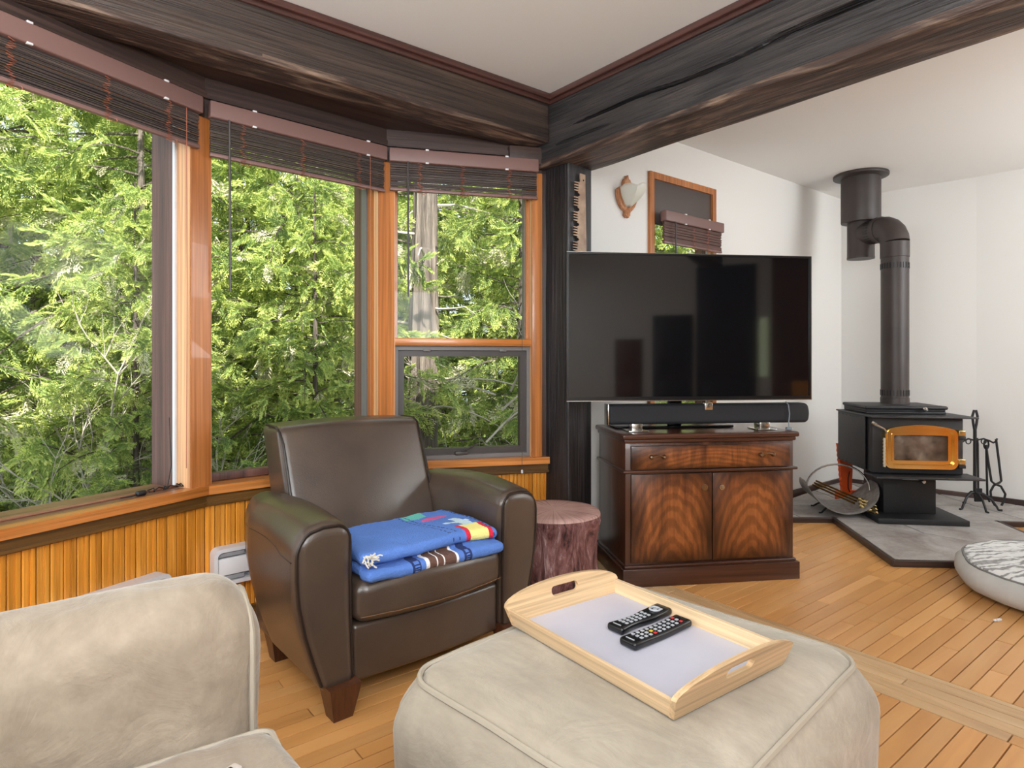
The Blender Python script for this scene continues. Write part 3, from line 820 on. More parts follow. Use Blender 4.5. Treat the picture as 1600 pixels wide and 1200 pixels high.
# ---- tree stump stool
def bark(name):
    m, t, p = nt(name)
    v = coords(t, (1, 1, .16)); f = tnoise(t, v, 13, 7, .7, 2.4)
    c = ramp(t, f, [(.36, lin((40, 20, 20))), (.45, lin((112, 66, 62))), (.58, lin((150, 106, 104))), (.68, lin((214, 180, 178)))])
    t.links.new(c, p.inputs['Base Color']); p.inputs['Roughness'].default_value = .75; bump(t, p, f, 1.0, .03); return m
M['bark'] = bark('printed_bark')
m, t, p = nt('stump_top'); v = coords(t); gr = t.nodes.new('ShaderNodeTexGradient'); gr.gradient_type = 'RADIAL'; t.links.new(v, gr.inputs[0])
tcx = t.nodes.new('ShaderNodeTexCoord'); t.links.new(tcx.outputs['Object'], gr.inputs[0])
mu = t.nodes.new('ShaderNodeCombineXYZ'); t.links.new(gr.outputs[1], mu.inputs[0])
f = tnoise(t, mu.outputs[0], 70, 3, .6)
n2 = tnoise(t, v, 9, 4)
c = ramp(t, f, [(.36, lin((92, 52, 50))), (.47, lin((176, 136, 128))), (.7, lin((200, 164, 154)))])
t.links.new(mixc(t, .35, c, ramp(t, n2, [(.3, lin((140, 96, 90))), (.7, lin((206, 172, 162)))])), p.inputs['Base Color']); p.inputs['Roughness'].default_value = .6
M['stumptop'] = m
st = thing('stump_stool', 'reddish tree-stump stool between the leather armchair and the wooden cabinet', 'stool', (.207, 3.11, 0), 0)
def stw(x, y, z):
    a = math.atan2(y, x); r_ = math.hypot(x, y)
    k = 1 + (.035 * math.sin(a * 9 + z * 5) * nz(a * 2, z * 2, 1) + .09 * nz(math.cos(a) * 3, math.sin(a) * 3, z * 2.2)) * min(1, r_ / .2) * (1 if z < .44 else .25)
    return x * k, y * k, z
b = B(); b.lathe([(0, 0), (.238, 0), (.232, .05), (.222, .12), (.215, .22), (.218, .32), (.228, .39), (.236, .425), (.232, .442)], 72, stw)
b.build('side', M['bark'], st, smooth=60)
b = B(); b.lathe([(.233, .4415), (.228, .451), (.18, .455), (.1, .457), (0, .458)], 72, stw); b.build('top', M['stumptop'], st, smooth=60)
# ---- TV cabinet
def veneer(name, lo=0.0):
    m, t, p = nt(name)
    v = coords(t, (1.2, 1, .30), rand=True)
    f0 = tnoise(t, v, 4.5, 6, .62, 2.2)
    c = ramp(t, f0, [(.30, lin((84, 46, 26))), (.46, lin((122, 70, 36))), (.56, lin((142, 84, 44))), (.7, lin((108, 62, 34)))])
    tg = t.nodes.new('ShaderNodeTexCoord'); mg = t.nodes.new('ShaderNodeMapping'); mg.inputs['Location'].default_value = (-1.15, 0, .25); mg.inputs['Scale'].default_value = (2.3, 0, 1)
    t.links.new(tg.outputs['Generated'], mg.inputs[0]); w_ = t.nodes.new('ShaderNodeTexWave'); w_.wave_type = 'RINGS'; w_.rings_direction = 'SPHERICAL'
    w_.inputs['Scale'].default_value = 1.9; w_.inputs['Distortion'].default_value = 6.5; w_.inputs['Detail'].default_value = 4; t.links.new(mg.outputs[0], w_.inputs[0])
    c = mixc(t, 1.0, c, ramp(t, w_.outputs[1], [(.2, (.76, .73, .71, 1)), (.7, (1.14, 1.12, 1.1, 1))]), 'MULTIPLY')
    f1 = tnoise(t, coords(t, (1, 1, .12), rand=True), 40, 3, .6, 1)
    c = mixc(t, 1.0, c, ramp(t, f1, [(.35, (.8, .8, .8, 1)), (.65, (1.1, 1.1, 1.1, 1))]), 'MULTIPLY')
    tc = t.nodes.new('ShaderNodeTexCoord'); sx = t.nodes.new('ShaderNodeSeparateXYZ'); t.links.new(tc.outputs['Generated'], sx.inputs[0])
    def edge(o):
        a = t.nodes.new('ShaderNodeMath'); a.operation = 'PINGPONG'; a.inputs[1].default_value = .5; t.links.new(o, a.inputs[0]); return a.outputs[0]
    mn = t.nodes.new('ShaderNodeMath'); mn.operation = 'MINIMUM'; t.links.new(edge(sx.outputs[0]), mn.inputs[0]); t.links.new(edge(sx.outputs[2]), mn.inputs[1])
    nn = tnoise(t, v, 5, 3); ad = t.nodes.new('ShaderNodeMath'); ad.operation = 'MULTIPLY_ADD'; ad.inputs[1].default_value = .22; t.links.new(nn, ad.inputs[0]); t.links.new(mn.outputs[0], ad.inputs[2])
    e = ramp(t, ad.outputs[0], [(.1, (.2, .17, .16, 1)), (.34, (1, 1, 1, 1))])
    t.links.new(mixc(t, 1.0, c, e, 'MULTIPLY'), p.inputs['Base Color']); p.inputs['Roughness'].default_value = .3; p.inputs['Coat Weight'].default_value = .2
    return m
M['veneer'] = veneer('flame_mahogany_veneer')
M['cab'] = wood('dark_mahogany', [(44, 24, 18), (68, 38, 27), (84, 50, 36)], 'x', 10, .06, .3, .08, 0, coat=.25)
M['cab_z'] = wood('mahogany_side', [(48, 26, 18), (80, 46, 30), (100, 62, 42)], 'z', 8, .06, .32, .08, 0, coat=.2)
CO = (.582, 3.27); CA = R(8.3); CW, CD, CH = 1.005, .52, .806
cb = thing('tv_cabinet', 'dark mahogany cabinet with two doors and a drawer under the television', 'cabinet', (CO[0], CO[1], 0), CA)
b = B(); b.soft((0, 0, 0), (CW, CD, .095), .004); b.soft((.012, .012, .093), (CW - .012, CD, .112), .008, 2); b.build('plinth', M['cab'], cb)
b = B(); b.soft((.022, .03, .1), (CW - .022, CD, .765), .003); b.build('body', M['cab_z'], cb)
b = B(); b.soft((.0, .0, .778), (CW, CD + .01, .806), .01, 3); b.soft((.012, .014, .757), (CW - .012, CD, .78), .008, 2); b.build('top', M['cab'], cb)
b = B(); b.soft((.005, .008, .598), (CW - .005, CD, .614), .007, 2); b.build('waist_moulding', M['cab'], cb)
b = B(); b.soft((.05, .012, .618), (CW - .05, .032, .742), .003); dr = b.build('drawer', M['veneer'], cb)
M['brass_old'] = plain('tarnished_brass', (150, 128, 104), .3, 1)
for x in (.19, .81):
    b = B()
    for s in (-1, 1): b.at((x * (CW) + s * .035, .008, .685), (90, 0, 0)); b.lathe([(0, 0.02), (.008, .018), (.012, .01), (.011, 0), (.007, -.006)], 12); b.M = None
    xc_ = x * CW
    b.tube([(xc_ - .035, -.006, .685), (xc_ - .02, -.012, .69), (xc_, -.014, .694), (xc_ + .02, -.012, .69), (xc_ + .035, -.006, .685)], .0045, 6)
    b.build('handle', M['brass_old'], dr)
for k in (0, 1):
    x0, x1 = ((.05, CW / 2 - .003), (CW / 2 + .003, CW - .05))[k]
    b = B(); b.soft((x0, .012, .125), (x1, .032, .592), .003); dd = b.build('door', M['veneer'], cb)
    xk = CW / 2 + (-.045, .05)[k]
    b = B(); b.at((xk, .006, .515), (90, 0, 0))
    if k: b.lathe([(0, .012), (.006, .012), (.009, .006), (.015, .006), (.016, 0), (.016, -.006)], 16)
    else: b.lathe([(0, .005), (.003, .005), (.0035, .0), (.0165, .0), (.0175, -.001), (.0175, -.004)], 16)
    b.build('keyhole_rosette' if not k else 'knob', M['chrome'] if k else M['brass_old'], dd)
# ---- television
TVO = (.288, 3.30); TVA = R(6.7); TVW = 1.381; zb, zt = .979, 1.773
tv = thing('television', 'large flat black television standing above the mahogany cabinet', 'television', (TVO[0], TVO[1], .807), TVA)
zl = .807
b = B(); b.M = Matrix.Rotation(R(90), 4, 'X')
b.ring([(0, zb - zl), (TVW, zb - zl), (TVW, zt - zl), (0, zt - zl)], [(.012, zb - zl + .022), (TVW - .012, zb - zl + .022), (TVW - .012, zt - zl - .012), (.012, zt - zl - .012)], -.02, .004); b.M = None
b.build('bezel', M['satin'], tv, smooth=0)
b = B(); b.box((.011, .002, zb - zl + .02), (TVW - .011, .012, zt - zl - .011)); m, t, p = nt('screen_gloss'); p.inputs['Base Color'].default_value = (.004, .004, .005, 1); p.inputs['Roughness'].default_value = .05; p.inputs['IOR'].default_value = 1.62
M['screen'] = m; b.build('screen', m, tv, smooth=0)
b = B(); b.soft((.004, .02, zb - zl + .004), (TVW - .004, .035, zt - zl - .004), .004); b.soft((.2, .03, .2), (TVW - .2, .075, .75), .02, 2); b.build('back_cover', M['dark'], tv)
b = B(); b.box((0, -.0045, zb - zl - .001), (TVW, -.0005, zb - zl + .003)); b.box((TVW - .003, -.0045, zb - zl), (TVW, -.001, zt - zl)); b.box((0, -.0045, zt - zl - .002), (TVW, -.001, zt - zl)); b.build('chrome_edge', M['chrome'], tv, smooth=0)
b = B(); b.soft((.62, .06, .24), (.74, .25, .36), .01, 2); b.soft((.64, .205, .012), (.72, .245, .3), .01, 2); b.build('stand_neck', M['satin'], tv)
b = B(); b.soft((.33, .2, .0), (1.03, .42, .014), .006, 2); b.build('stand_base', M['satin'], tv)
# ---- soundbar
SB = (.527, 3.385); sb = thing('soundbar', 'long black soundbar on silver feet on top of the mahogany cabinet', 'speaker', (SB[0], SB[1], .807), R(6.7))
SL = 1.165
m_ = plain('speaker_cloth', (24, 25, 30), .75, b=.3, bs=600, bd=.001)
def sbw(x, y, z): return (x - .012 * ((z - .09) / .055) ** 2 * (x > SL * .5) , y, z)
b = B(); b.soft((0, 0, .038), (SL, .085, .149), .02, 3, (30, 1, 6), sbw); body = b.build('body', m_, sb)
b = B(); b.soft((-.006, .004, .036), (.002, .08, .151), .003); b.build('end_cap', M['chrome'], sb)
b = B(); b.soft((.54, -.006, .115), (.585, .02, .154), .002); b.build('centre_badge', M['chrome'], sb)
for x in (.16, .90):
    b = B(); b.soft((x - .055, -.02, 0), (x + .055, .11, .006), .002); b.soft((x - .03, .01, .004), (x + .03, .08, .044), .004); b.build('foot', M['chrome'], sb)
b = B(); yy = -.008
b.tube([(1.03, yy + .03, .155), (1.028, yy, .14), (1.035, yy, .09), (1.03, yy, .04), (1.028, yy - .003, .012)], .003, 6)
b.soft((1.012, yy - .014, .0), (1.045, yy + .008, .014), .004)
c_ = b.build('cable', plain('grey_cable', (120, 130, 138), .5), None, (SB[0], SB[1], .808), R(6.7)); c_['label'] = 'thin grey cable hanging over the right end of the black soundbar'; c_['category'] = 'cable'
# ================================================================ blinds
def blind(name, label, o, a, x0, x1, ztop, zbot, cords, wand=None, yo=0.0, hr=.072, clips=(), pull=None, n=30, th=.0026, sm='slat'):
    t = thing(name, label, 'blind', (o[0], o[1], 0), a)
    b = B(); b.soft((x0, yo - .058, ztop - hr), (x1, yo - .008, ztop), .006, 2); b.build('headrail', M['mauve'], t)
    b = B(); c = (x0 + x1) / 2; zt_ = ztop - hr - .002
    rb = random.Random(int(x1 * 100))
    for i in range(n):
        z = zt_ - (zt_ - zbot - .012) * i / (n - 1); dz = rb.uniform(-.002, .002); dy = rb.uniform(-.006, .006)
        b.soft((x0 + .006, yo - .034 + dy, z - th + dz), (x1 - .006, yo - .024 + dy, z + th * .8 + dz), .0015, 1)
    b.build('slats', M[sm], t, kind='stuff', smooth=0)
    b = B(); b.soft((x0 + .004, yo - .042, zbot - .004), (x1 - .004, yo - .02, zbot + .012), .003); b.build('bottom_rail', M['mauve'], t)
    for x in cords:
        pts = []; z = zt_; k = 0; m = 34
        while k <= m:
            z = zt_ - (zt_ - zbot + .012) * k / m
            pts.append((x + (.013 * (1 if k % 2 else -1)) * rb.uniform(.4, 1) + .006 * math.sin(k * .5), yo - .046 - rb.uniform(0, .006), z)); k += 1
        pts += [(x + .02, yo - .05, zbot - .018), (x + .035, yo - .05, zbot - .012), (x + .03, yo - .05, zbot - .002)]
        b = B(); b.tube(pts, .0017, 4); b.build('lift_cord', M['cord'], t)
    for x in clips:
        for z0_ in (ztop - .005, ztop - hr - .003):
            b = B(); b.soft((x - .009, yo - .061, z0_), (x + .009, yo - .05, z0_ + .0075), .001); b.build('clip', M['white'], t)
    if wand:
        b = B(); x, zz = wand; b.tube([(x, yo - .062, ztop - hr), (x + .002, yo - .066, zz)], .0052, 7); b.tube([(x, yo - .05, ztop - hr + .01), (x, yo - .064, ztop - hr - .01)], .004, 6)
        b.build('tilt_wand', M['dgray'], t)
    if pull:
        b = B(); x, zz = pull; b.tube([(x, yo - .05, ztop - hr), (x + .001, yo - .052, (ztop + zz) / 2), (x, yo - .05, zz)], .0016, 4); 
        b.build('pull_cord', M['cord'], t)
    return t
h = lambda i, px, y=-.04: hit(BAY[i], (W1A, W2A, W3A)[i], px, y)
blind('blind', 'raised dark woven-wood blind on the leftmost large window', P0, W1A, h(0, -20), h(0, 314), 2.318, 2.102, [h(0, 14), h(0, 166), h(0, 262)], clips=[h(0, 42), h(0, 256)], pull=(h(0, 289), .75))
bl2 = blind('blind', 'raised dark woven-wood blind on the middle bay window with a long wand', P1, W2A, h(1, 327), h(1, 603), 2.318, 2.085, [h(1, 379), h(1, 472), h(1, 560)], wand=(h(1, 356), 1.50), clips=[h(1, 396), h(1, 573)], pull=(h(1, 577), .8), n=27)
bl3 = blind('blind', 'raised dark woven-wood blind on the narrow window with the mid rail', P2, W3A, h(2, 608), h(2, 841), 2.318, 2.10, [h(2, 656), h(2, 722), h(2, 795)], wand=(h(2, 637), 1.53), clips=[h(2, 667), h(2, 791)], n=26)
b = B(); x = h(2, 815); b.tube([(x, -.05, 2.24), (x, -.052, 1.4), (x, -.05, .59)], .0015, 4); pc = b.build('pull_cord', M['dgray'], bl3)
b = B(); b.at((x, -.05, .58)); b.lathe([(0, -.012), (.006, -.008), (.006, .006), (0, .012)], 8); b.build('cord_bead', M['white'], pc)
g = lambda px, y=-.05: hit(TO, TA, px, y)
blind('blind', 'small raised red-brown slatted blind above the television', TO, TA, g(1033), g(1124), 2.205, 1.99, [g(1078), g(1100)], wand=(g(1047), 1.72), yo=-.035, clips=[g(1064), g(1101)], n=20, hr=.07, th=.0056, sm='slat_red')
# bundle of cable on the sill
so2 = world(P0, W1A, (h(0, 240, .05), .05))
b = B(); rq = random.Random(4)
pts = [(rq.uniform(-.03, .03) + i * .006, .012 * math.sin(i * 1.3), .006 + .006 * (i % 3)) for i in range(22)]
b.tube(pts, .0028, 5); b.tube([(-.05, .0, .01), (-.1, -.01, .005), (-.13, .01, .004)], .0028, 5); b.soft((-.075, -.014, 0), (-.035, .008, .02), .007, 2)
b.tube([(.06, 0, .01), (.085, .01, .1), (.09, .03, .3)], .0018, 4)
k_ = b.build('cable', M['dark'], None, (so2[0], so2[1], .653), W1A); k_['label'] = 'tangled black cable on the window sill beside the corner post'; k_['category'] = 'cable'
# ================================================================ heaters
M['heat'] = plain('white_heater_enamel', (214, 212, 214), .35)
def heater(label, o, a, x0, x1, z0, z1):
    t = thing('baseboard_heater', label, 'heater', (o[0], o[1], 0), a)
    b = B(); b.M = Matrix.Rotation(R(90), 4, 'X')
    L = rrect(x0, z0, x1, z1, .03, 4); I = rrect(x0 + .016, z0 + .016, x1 - .016, z1 - .016, .02, 4)
    b.ring(L, I, 0, .062); b.M = None
    b.box((x0 + .01, -.03, z0 + .01), (x1 - .01, 0, z1 - .01)); b.build('casing', M['heat'], t)
    b = B(); hm = (z0 + z1) / 2; b.soft((x0 + .018, -.058, hm - .038), (x1 - .018, -.03, hm + .036), .004); b.build('front_panel', M['heat'], t)
    for zz0, zz1 in ((z0 + .02, hm - .042), (hm + .042, z1 - .02)):
        b = B()
        b.soft((x0 + .02, -.054, zz0), (x0 + .13, -.03, zz1), .002); b.soft((x1 - .13, -.054, zz0), (x1 - .02, -.03, zz1), .002)
        b.box((x0 + .13, -.032, zz0), (x1 - .13, -.028, zz1)); 
        n = int((x1 - x0 - .28) / .035)
        for i in range(n): b.box((x0 + .15 + i * .035, -.05, (zz0 + zz1) / 2 - .002), (x0 + .17 + i * .035, -.032, (zz0 + zz1) / 2 + .003))
        b.build('vent', M['gray'] if 0 else plain('heater_vent', (150, 150, 154), .5), t, smooth=0)
x = hit(P1, W2A, 312, -.06)
heater('white baseboard heater on the pine wall behind the leather armchair', P1, W2A, max(.02, x), .88, .215, .375)
heater('white baseboard heater on the pine wall behind the sofa arm', P0, W1A, -.0, hit(P0, W1A, 268, -.06), .20, .345)
# ================================================================ saw and wall light
M['saw'] = plain('rusty_saw_steel', (132, 106, 86), .55, c2=(176, 150, 126), ns=14, b=.2)
sw = thing('crosscut_saw', 'long rusty crosscut saw blade hung on the black timber post', 'saw', (PC[0], PC[1], 0), R(AB))
poly = []; X = lambda px: hit(PC, R(AB), px, -.01)
zz = 2.2; zlo = 1.25
poly_r = [(X(913), 2.215), (X(917), 1.3)]
edge = []
z = 2.175; k = 0
def ex(z): return X(903) - .010 * math.sin((2.175 - z) / .9 * math.pi)
while z > 1.32:
    bx = ex(z); m_ = k % 5
    if m_ == 4: edge += [(bx - .004, z), (bx + .010, z - .006), (bx + .012, z - .014), (bx - .004, z - .022)]; z -= .024
    else: edge += [(bx, z), (bx - .030, z - .001), (bx - .031, z - .006), (bx - .0, z - .0085)]; z -= .0145
    k += 1
poly = [(X(905), 2.225), (X(913), 2.222)] + [(X(917), 1.3)] + edge[::-1] + [(X(905), 2.18)]
b = B(); b.M = Matrix.Rotation(R(90), 4, 'X'); b.prism(poly, .013, .018); b.M = None
b.build('blade', M['saw'], sw, smooth=0)
b = B(); b.at((X(910), -.018, 2.19), (90, 0, 0)); b.lathe([(0, .004), (.004, .003), (.005, 0), (.004, -.012)], 8); b.build('nail', M['dark'], sw)
WLX = hit(TO, TA, 976, 0)
wl = thing('wall_lamp', 'carved wooden wall lamp with frosted shell shade beside the small window', 'lamp', world(TO, TA, (WLX, 0)) + (0,), TA)
M['carved'] = wood('carved_tan_wood', [(150, 92, 56), (190, 130, 88), (206, 150, 108)], 'z', 20, .2, .5, .3, 0)
b = B(); b.M = Matrix.Rotation(R(90), 4, 'X')
bk = [(0, 2.12), (.022, 2.135), (.018, 2.165), (.03, 2.19), (.055, 2.215), (.075, 2.26), (.082, 2.30), (.06, 2.315), (.03, 2.31), (.032, 2.345), (.02, 2.37), (.012, 2.36), (.002, 2.395)]
bk = bk + [(-x, z) for x, z in bk[::-1][1:]][:-1]
b.prism(bk, 0, .03); b.M = None
b.build('backplate', M['carved'], wl)
b = B()   # half bowl rim band following the shade
b.tube([(.088 * math.cos(R(180 + a)), -.015 - .0 - .0, 2.29 + .12 * math.sin(R(180 + a))) for a in range(0, 181, 15)], .016, 8)
b.at((0, -.02, 2.15)); b.lathe([(0, -.035), (.014, -.028), (.012, -.015), (.022, -.004), (.026, .012), (.016, .03)], 12); b.build('cradle', M['carved'], wl)
m_, t_, p_ = nt('frosted_shell_glass'); p_.inputs['Base Color'].default_value = lin((226, 216, 202)); p_.inputs['Roughness'].default_value = .35; p_.inputs['Subsurface Weight'].default_value = .2
b = B(); n = 18; m = 9; vs = []; fs = []
for i in range(m):
    q = i / (m - 1); rr = .012 + .062 * math.sin(q * math.pi / 2) ** .9; zz = 2.185 + .115 * q
    for j in range(n + 1):
        a = math.pi * j / n; k = 1 + .035 * math.cos(j * math.pi) * q + (.1 * q * abs(math.sin(a)))
        vs.append((rr * math.cos(a) * k, -.018 - rr * math.sin(a) * k * 1.75, zz + .02 * q * abs(math.sin(a * 3))))
for i in range(m - 1):
    for j in range(n): fs.append((i * (n + 1) + j, i * (n + 1) + j + 1, (i + 1) * (n + 1) + j + 1, (i + 1) * (n + 1) + j))
b.add(vs, fs); sh = b.build('shade', m_, wl, smooth=60)
md = sh.modifiers.new('thick', 'SOLIDIFY'); md.thickness = .003
# ================================================================ hearth
M['edge'] = wood('dark_hearth_edge', [(46, 34, 30), (74, 56, 50)], 'x', 12, .06, .4, .2, 0)
def slate(name):
    m, t, p = nt(name); v = coords(t, (1, 1, 1))
    f = tnoise(t, v, 4, 7, .65, .7); g_ = tnoise(t, v, 26, 4, .6, 1.5)
    c = ramp(t, f, [(.3, lin((134, 122, 116))), (.5, lin((162, 155, 150))), (.7, lin((182, 177, 174)))])
    c = mixc(t, 1.0, c, ramp(t, g_, [(.35, (.88, .88, .88, 1)), (.65, (1.05, 1.05, 1.05, 1))]), 'MULTIPLY')
    t.links.new(c, p.inputs['Base Color']); p.inputs['Roughness'].default_value = .5; bump(t, p, g_, .25, .006); return m
M['slate'] = slate('grey_slate')
HZ = .038
b = B(); b.prism(hearth_poly, .0008, HZ - .006); he = b.build('hearth', M['gap'] if 0 else plain('grout', (120, 114, 108), .9), None, (0, 0, 0), 0, smooth=0, kind='structure')
def clip_poly(poly, a, bb_, c):      # keep a*x+b*y<=c
    out = []
    for i in range(len(poly)):
        p, q = poly[i], poly[(i + 1) % len(poly)]; dp = a * p[0] + bb_ * p[1] - c; dq = a * q[0] + bb_ * q[1] - c
        if dp <= 0: out.append(p)
        if (dp < 0) != (dq < 0) and dp != dq:
            k = dp / (dp - dq); out.append((p[0] + (q[0] - p[0]) * k, p[1] + (q[1] - p[1]) * k))
    return out
def poly_area(p): return abs(sum(p[i][0] * p[(i + 1) % len(p)][1] - p[(i + 1) % len(p)][0] * p[i][1] for i in range(len(p)))) / 2
def slabs(region, cells):
    for cell in cells:
        p = region
        n = len(cell); cxx = sum(q[0] for q in cell) / n; cyy = sum(q[1] for q in cell) / n
        for i in range(n):
            p0, p1 = cell[i], cell[(i + 1) % n]; nx_, ny_ = p1[1] - p0[1], -(p1[0] - p0[0]); L = math.hypot(nx_, ny_); nx_ /= L; ny_ /= L
            cc = nx_ * p0[0] + ny_ * p0[1]
            if nx_ * cxx + ny_ * cyy > cc: nx_, ny_, cc = -nx_, -ny_, -cc
            p = clip_poly(p, nx_, ny_, cc - .005)
            if len(p) < 3: break
        if len(p) >= 3 and poly_area(p) > .003:
            mx, my = sum(q[0] for q in p) / len(p), sum(q[1] for q in p) / len(p)
            b = B(); b.prism([(q[0] - mx, q[1] - my) for q in p], HZ - .008, HZ + rh.uniform(-.0008, .0008)); b.build('slab', M['slate'], he, (mx, my, 0), 0, smooth=0)
rh = random.Random(8)
front = [(2.38, 4.60), (2.225, 3.63), (3.33, 3.545), (3.49, 4.50)]
backr = [(1.69, 4.62), (2.38, 4.60), (3.49, 4.50), (4.36, 4.43), RB, CF]
def L2(p, q, t): return (p[0] + (q[0] - p[0]) * t, p[1] + (q[1] - p[1]) * t)
A0, B0, C0, D0 = front
slabs(front, [[A0, L2(A0, B0, .52), L2(A0, C0, .40), L2(A0, D0, .34)], [L2(A0, B0, .52), B0, L2(B0, C0, .55), L2(A0, C0, .62), L2(A0, C0, .40)],
              [L2(B0, C0, .55), C0, L2(C0, D0, .45), L2(A0, C0, .62)], [L2(A0, D0, .34), L2(A0, C0, .40), L2(A0, C0, .62), L2(C0, D0, .45), D0]])
gx = [1.6, 2.15, 2.7, 3.2, 3.75, 4.5]; cells = []
gy = [4.3, 4.95, 5.45, 6.1]
for i in range(5):
    for j in range(3):
        f_ = lambda i, j: (gx[i] + .08 * nz(i * 3.1, j * 2.3, 1) * 2, gy[j] + .07 * nz(i * 2.7, j * 3.7, 5) * 2)
        cells.append([f_(i, j), f_(i + 1, j), f_(i + 1, j + 1), f_(i, j + 1)])
slabs(backr, cells)
hp = hearth_poly
for i in range(5):
    p, q = hp[i], hp[i + 1]; a = ang(p, q); L = dist(p, q)
    b = B(); b.soft((-.018, -.022, 0.0005), (L + .018, 0, HZ + .001), .004, 2); b.build('edging', M['edge'], he, (p[0], p[1], 0), a)
# ================================================================ wood stove
M['iron'] = plain('black_stove_steel', (30, 30, 33), .5, c2=(42, 40, 41), ns=5)
M['iron2'] = plain('matt_black_iron', (24, 24, 26), .55, b=.2, bs=120)
M['gold'] = plain('gold_plated_door', (244, 212, 146), .2, 1, c2=(232, 186, 108), ns=5)
M['brass'] = plain('polished_brass', (206, 184, 130), .25, 1)
SVA = R(-8); SV = (2.567, 4.45)
sv = thing('wood_stove', 'black steel wood stove with arched gold door on the slate hearth', 'stove', (SV[0], SV[1], HZ), SVA)
zt0, zb0 = .80 - HZ, .385 - HZ
SW, SD = .625, .60
b = B(); b.soft((.012, .03, zb0), (SW - .01, SD, zt0 - .012), .012, 2); b.build('firebox', M['iron'], sv)
b = B(); b.soft((SW + .0, .105, zb0 + .01), (SW + .008, SD + .02, zt0 - .014), .003); b.build('side_shield', M['iron'], sv)
b = B(); b.soft((-.008, .105, zb0 + .01), (.0, SD + .02, zt0 - .014), .003)
for i in range(7):
    for z in (zb0 + .02, zt0 - .03): b.box((-.010, .16 + i * .07, z - .004), (-.006, .18 + i * .07, z + .004))
b.build('side_shield', M['iron'], sv)
b = B(); b.soft((-.02, -.045, zt0 - .012), (SW + .05, SD + .03, zt0), .004); b.build('top_plate', M['iron'], sv)
b = B(); b.soft((.03, .17, zt0 + .001), (SW - .05, SD + .0, zt0 + .018), .006, 2); b.soft((.03, .18, zt0 + .016), (SW - .05, SD, zt0 + .038), .006, 2); b.soft((.02, .16, zt0 + .034), (SW - .04, SD + .01, zt0 + .06), .012, 3); b.build('hot_plate', M['iron'], sv)
b = B(); b.soft((-.01, -.10, zb0 - .016), (SW + .06, .12, zb0 - .002), .003); b.build('ash_lip', M['iron'], sv)
b = B(); b.soft((.14, .15, .04), (SW - .13, .50, zb0 - .01), .004); b.build('pedestal', M['iron2'], sv)
b = B(); b.soft((.03, -.03, 0), (SW + .0, .56, .04), .004); b.build('base_plate', M['iron2'], sv)
b = B(); b.at((.40, .145, zb0 - .07), (90, 0, 0)); b.lathe([(0, .03), (.012, .028), (.016, .018), (.01, .005), (.006, 0), (.006, -.01)], 12); b.M = None; b.soft((.26, .135, zb0 - .06), (.38, .148, zb0 - .03), .003); b.build('air_control', M['chrome'], sv)
b = B(); b.at((.42, .15, zt0 + .04), (100, 0, 0)); b.lathe([(0, .02), (.014, .016), (.018, .005), (.012, -.01)], 10); b.build('damper_knob', M['chrome'], sv)
def archr(x0, z0, x1, z1, rise, r=.035, n=5):
    top = []; w_ = x1 - x0
    pts = arc(x1 - r, z1 - r, r, 0, 70, n)
    for i in range(1, 10): q = i / 10; pts.append((x1 - r * .6 - (w_ - 1.2 * r) * q, z1 + rise * math.sin(q * math.pi)))
    pts += arc(x0 + r, z1 - r, r, 110, 180, n) + arc(x0 + r, z0 + r, r, 180, 270, n) + arc(x1 - r, z0 + r, r, 270, 360, n)
    return pts
dx0, dx1 = .08, .555; dz0, dz1 = zb0 + .045, zt0 - .085
b = B(); b.M = Matrix.Rotation(R(90), 4, 'X')
b.ring(archr(dx0, dz0, dx1, dz1, .025, .045), archr(dx0 + .03, dz0 + .03, dx1 - .03, dz1 - .02, .018, .03), -.03, .018)
b.ring(archr(dx0 + .012, dz0 + .012, dx1 - .012, dz1 - .005, .022, .035), archr(dx0 + .026, dz0 + .026, dx1 - .026, dz1 - .018, .018, .03), .017, .026)
b.ring(archr(dx0 + .048, dz0 + .045, dx1 - .048, dz1 - .035, .006, .012), archr(dx0 + .062, dz0 + .058, dx1 - .062, dz1 - .05, .004, .008), .0, .012)
b.ring(archr(dx0 + .028, dz0 + .028, dx1 - .028, dz1 - .018, .018, .03), archr(dx0 + .05, dz0 + .047, dx1 - .05, dz1 - .037, .006, .012), -.02, .004); b.M = None
door = b.build('door', M['gold'], sv, smooth=40)
m_, t_, p_ = nt('sooty_glass'); v_ = coords(t_); f_ = tnoise(t_, v_, 9, 6, .6)
t_.links.new(ramp(t_, f_, [(.4, lin((46, 34, 28))), (.7, lin((120, 92, 76)))]), p_.inputs['Base Color']); p_.inputs['Roughness'].default_value = .12
ax_ = ramp(t_, tnoise(t_, v_, 5, 4), [(.4, (.15, .15, .15, 1)), (.65, (.5, .5, .5, 1))]); t_.links.new(ax_, p_.inputs['Alpha'])
b = B(); b.box((dx0 + .045, .0, dz0 + .045), (dx1 - .045, .004, dz1 - .03)); b.build('glass', m_, door, smooth=0)
